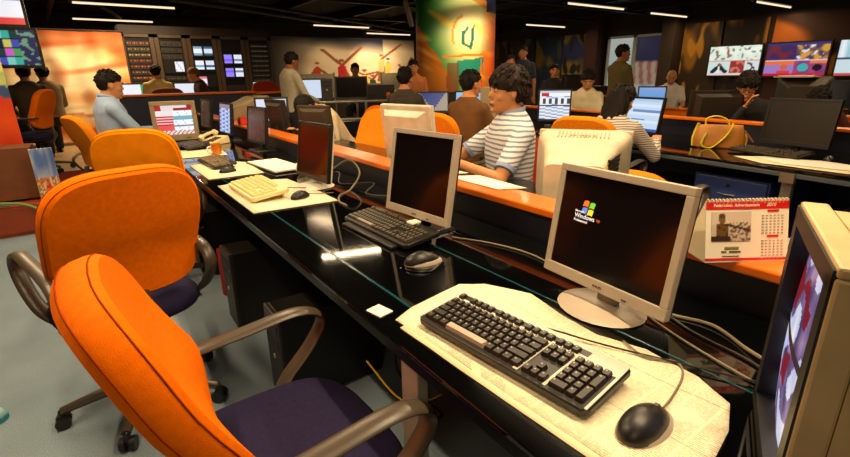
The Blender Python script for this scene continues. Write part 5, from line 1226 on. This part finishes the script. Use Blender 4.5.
MB().b2((-.55, 0, 0), (.52, .52, .28)).build('cabinet_body', mat('orange_red_cabinet', (150, 62, 28), .5), t, bevel=.006, smooth=False)
MB().b2((-.50, -.014, .03), (.46, 0, .26)).build('door', mat('orange_red_cabinet', (150, 62, 28), .5), t, bevel=.003, smooth=False)
cable('pale green cable draped over the orange cabinet at the left edge', [(-1.3, 5.43, .62), (-1.05, 5.40, .45), (-.82, 5.40, .34), (-.62, 5.40, .30), (-.48, 5.41, .20), (-.44, 5.43, .10)], .012, mat('green_cable', (110, 150, 80), .5))
cable('pale cable beside the green one over the orange cabinet', [(-1.3, 5.42, .5), (-1.1, 5.41, .40), (-.9, 5.41, .31), (-.7, 5.42, .29)], .010, CABLE)
# shoe at lower left edge
t = thing('sneaker', 'blue and teal shoe tip at the lower left edge of the floor', 'shoe', (-.64, 2.32, 0), R(-75))
MB().loft([(0, 0, 0, .05, .14), (0, 0, .025, .052, .142), (0, 0, .028, .048, .135)], 24).build('sole', mat('teal_sole', (40, 150, 160), .5), t)
MB().ell((0, -.01, .03), (.046, .125, .055), 20, 12).build('upper', mat('navy_shoe', (26, 34, 96), .6), t)
MB().ell((0, .105, .03), (.034, .03, .03), 16, 8).build('toe_cap', mat('pale_toe', (150, 190, 196), .6), t)

# ------------------------------------------------------------ people
BLUE_SH = mat('pale_blue_shirt', (156, 182, 218), .85); TANS = mat('tan_shirt', (150, 124, 84), .85); YEL = mat('pale_yellow_shirt', (236, 206, 120), .85)
WHITE_SH = mat('white_shirt', (222, 206, 166), .85); GREYS = mat('stone_grey_shirt', (184, 174, 146), .85); DGREY = mat('dark_grey_shirt', (66, 58, 46), .85)
BROWN = mat('brown_shirt', (112, 72, 28), .85); BLACKS = mat('black_shirt', (26, 26, 26), .85); OLIVE = mat('olive_shirt', (92, 78, 34), .85); DNAVY = mat('dark_navy_shirt', (24, 28, 44), .85)
person('young man in blue and white striped polo typing, seated behind the partition', (2.10, 2.06), -66, height=1.07, seat=.385, shirt=POLO, trousers=mat('grey_trousers', (70, 66, 66), .85), hair='mop', hairm=HAIRB, head=(0, 3, 0), hands=[(-.15, .38, .81), (.06, .42, .81)], vox=.007, fine=True, collar=mat('collar_blue', (140, 158, 196), .85), lean=.03, poles=[(-.7, -.9, -.5), (.9, -.3, -.5)])
person('man in pale blue shirt seated at the far left end of the near desk', (.17, 5.44), 80, height=1.04, shirt=BLUE_SH, collar=BLUE_SH, sleeve='long', hands=[(-.12, .42, .82), (.12, .42, .82)], lean=.04, head=(0, -6, 0))
person('person in dark shirt seated at far left below the lower television', (-.60, 8.85), -10, shirt=mat('dark_olive_shirt', (70, 56, 36), .85), sleeve='long', z=.2, vox=.016)
person('person in tan shirt seated second from left below the lower television', (-.42, 9.55), -20, shirt=TANS, sleeve='long', z=.2, vox=.016)
person('man in pale yellow shirt seen from behind at the counter before the racks', (1.10, 9.48), 8, shirt=YEL, sleeve='long', z=.2, vox=.016)
person('man in brown cap and dark jacket behind the counter', (1.88, 9.45), -80, shirt=mat('dark_brown_jacket', (50, 30, 20), .85), sleeve='long', z=.2, lean=.25, vox=.016, hair='cap', hairm=mat('brown_cap', (120, 74, 34), .8), seat=.46)
person('standing man in stone grey shirt looking at a monitor', (2.33, 6.50), 80, pose='stand', shirt=GREYS, sleeve='long', hands=[(-.18, .34, 1.06), (.18, .34, 1.06)], height=.955, vox=.016, head=(0, -12, 0), skin=SKIN_D, lean=.04)
person('man in white shirt bending deep over his desk with head down', (2.17, 4.46), -92, shirt=WHITE_SH, sleeve='long', lean=.60, head=(0, -32, 0), hands=[(-.14, .46, .82), (.12, .50, .82)], vox=.013, hair='cap')
person('man in light blue shirt and yellow seated in front of the sports mural', (4.42, 8.62), -150, shirt=mat('sky_shirt', (130, 150, 166), .85), z=.2, vox=.016, skin=SKIN_D)
person('man in dark grey shirt seen from behind left of the round column', (2.98, 4.62), 62, shirt=DGREY, vox=.013, lean=-.02, seat=.53)
person('dark-haired man leaning beyond the grey-shirted man', (4.30, 6.42), -150, pose='stand', shirt=mat('orange_brown_shirt', (190, 110, 60), .85), height=.90, lean=.1, vox=.016)
person('man in brown shirt seen from behind, left of the polo man', (2.90, 3.43), 78, shirt=BROWN, vox=.012, hairm=HAIR, sleeve='long', head=(14, 0, 0), skin=SKIN)
person('standing man in dark navy shirt behind the polo man, facing left', (7.20, 6.88), -120, pose='stand', shirt=DNAVY, height=1.06, vox=.016, skin=SKIN_D)
person('dark figure standing close to the right side of the round column', (6.60, 6.62), -150, pose='stand', shirt=BLACKS, height=.955, vox=.016, skin=SKIN_D)
person('small seated person whose face shows above a dark monitor by the painted wall', (7.08, 5.98), -135, shirt=BLACKS, vox=.016, seat=.60)
person('curly-haired man in white shirt looking down to the left', (5.60, 4.16), -110, shirt=WHITE_SH, vox=.013, hair='curly', head=(-20, -20, 0), sleeve='long')
person('standing man in olive shirt in front of the doorway', (6.62, 4.37), 105, pose='stand', shirt=OLIVE, height=.985, vox=.014, head=(30, 0, 0), skin=SKIN_D, sleeve='long', hands=[(-.05, .28, 1.02), (.08, .28, 1.02)])
person('bald man with grey beard in a white shirt', (8.45, 4.55), -118, shirt=mat('bright_white_shirt', (226, 218, 206), .85), hair='bald', beard=True, vox=.015, head=(0, -18, 0))
person('man in glasses and black shirt resting his chin on his hand', (5.48, 2.18), -115, shirt=BLACKS, glasses=True, vox=.011, hair='mop', head=(0, -4, 0), lean=.34, seat=.47, hands=[(-.14, .40, .82), (.0, .36, 1.00)], sleeve='long', poles=[(-.6, -.5, -.8), (.3, .1, -1)])
person('crouching person whose dark hair shows above the wide black monitor', (6.30, 1.83), -110, shirt=mat('dark_red_shirt', (90, 40, 24), .85), vox=.013, lean=.70, hair='curly', head=(0, -10, 0), seat=.46)
person('woman with long dark hair and striped sleeves reaching for a mouse', (3.12, 2.18), 84, shirt=WSTRIPE, sleeve='long', hair='long', vox=.011, lean=.46, seat=.42, head=(0, 10, 0), hands=[(-.10, .50, .82), (.18, .60, .80)])
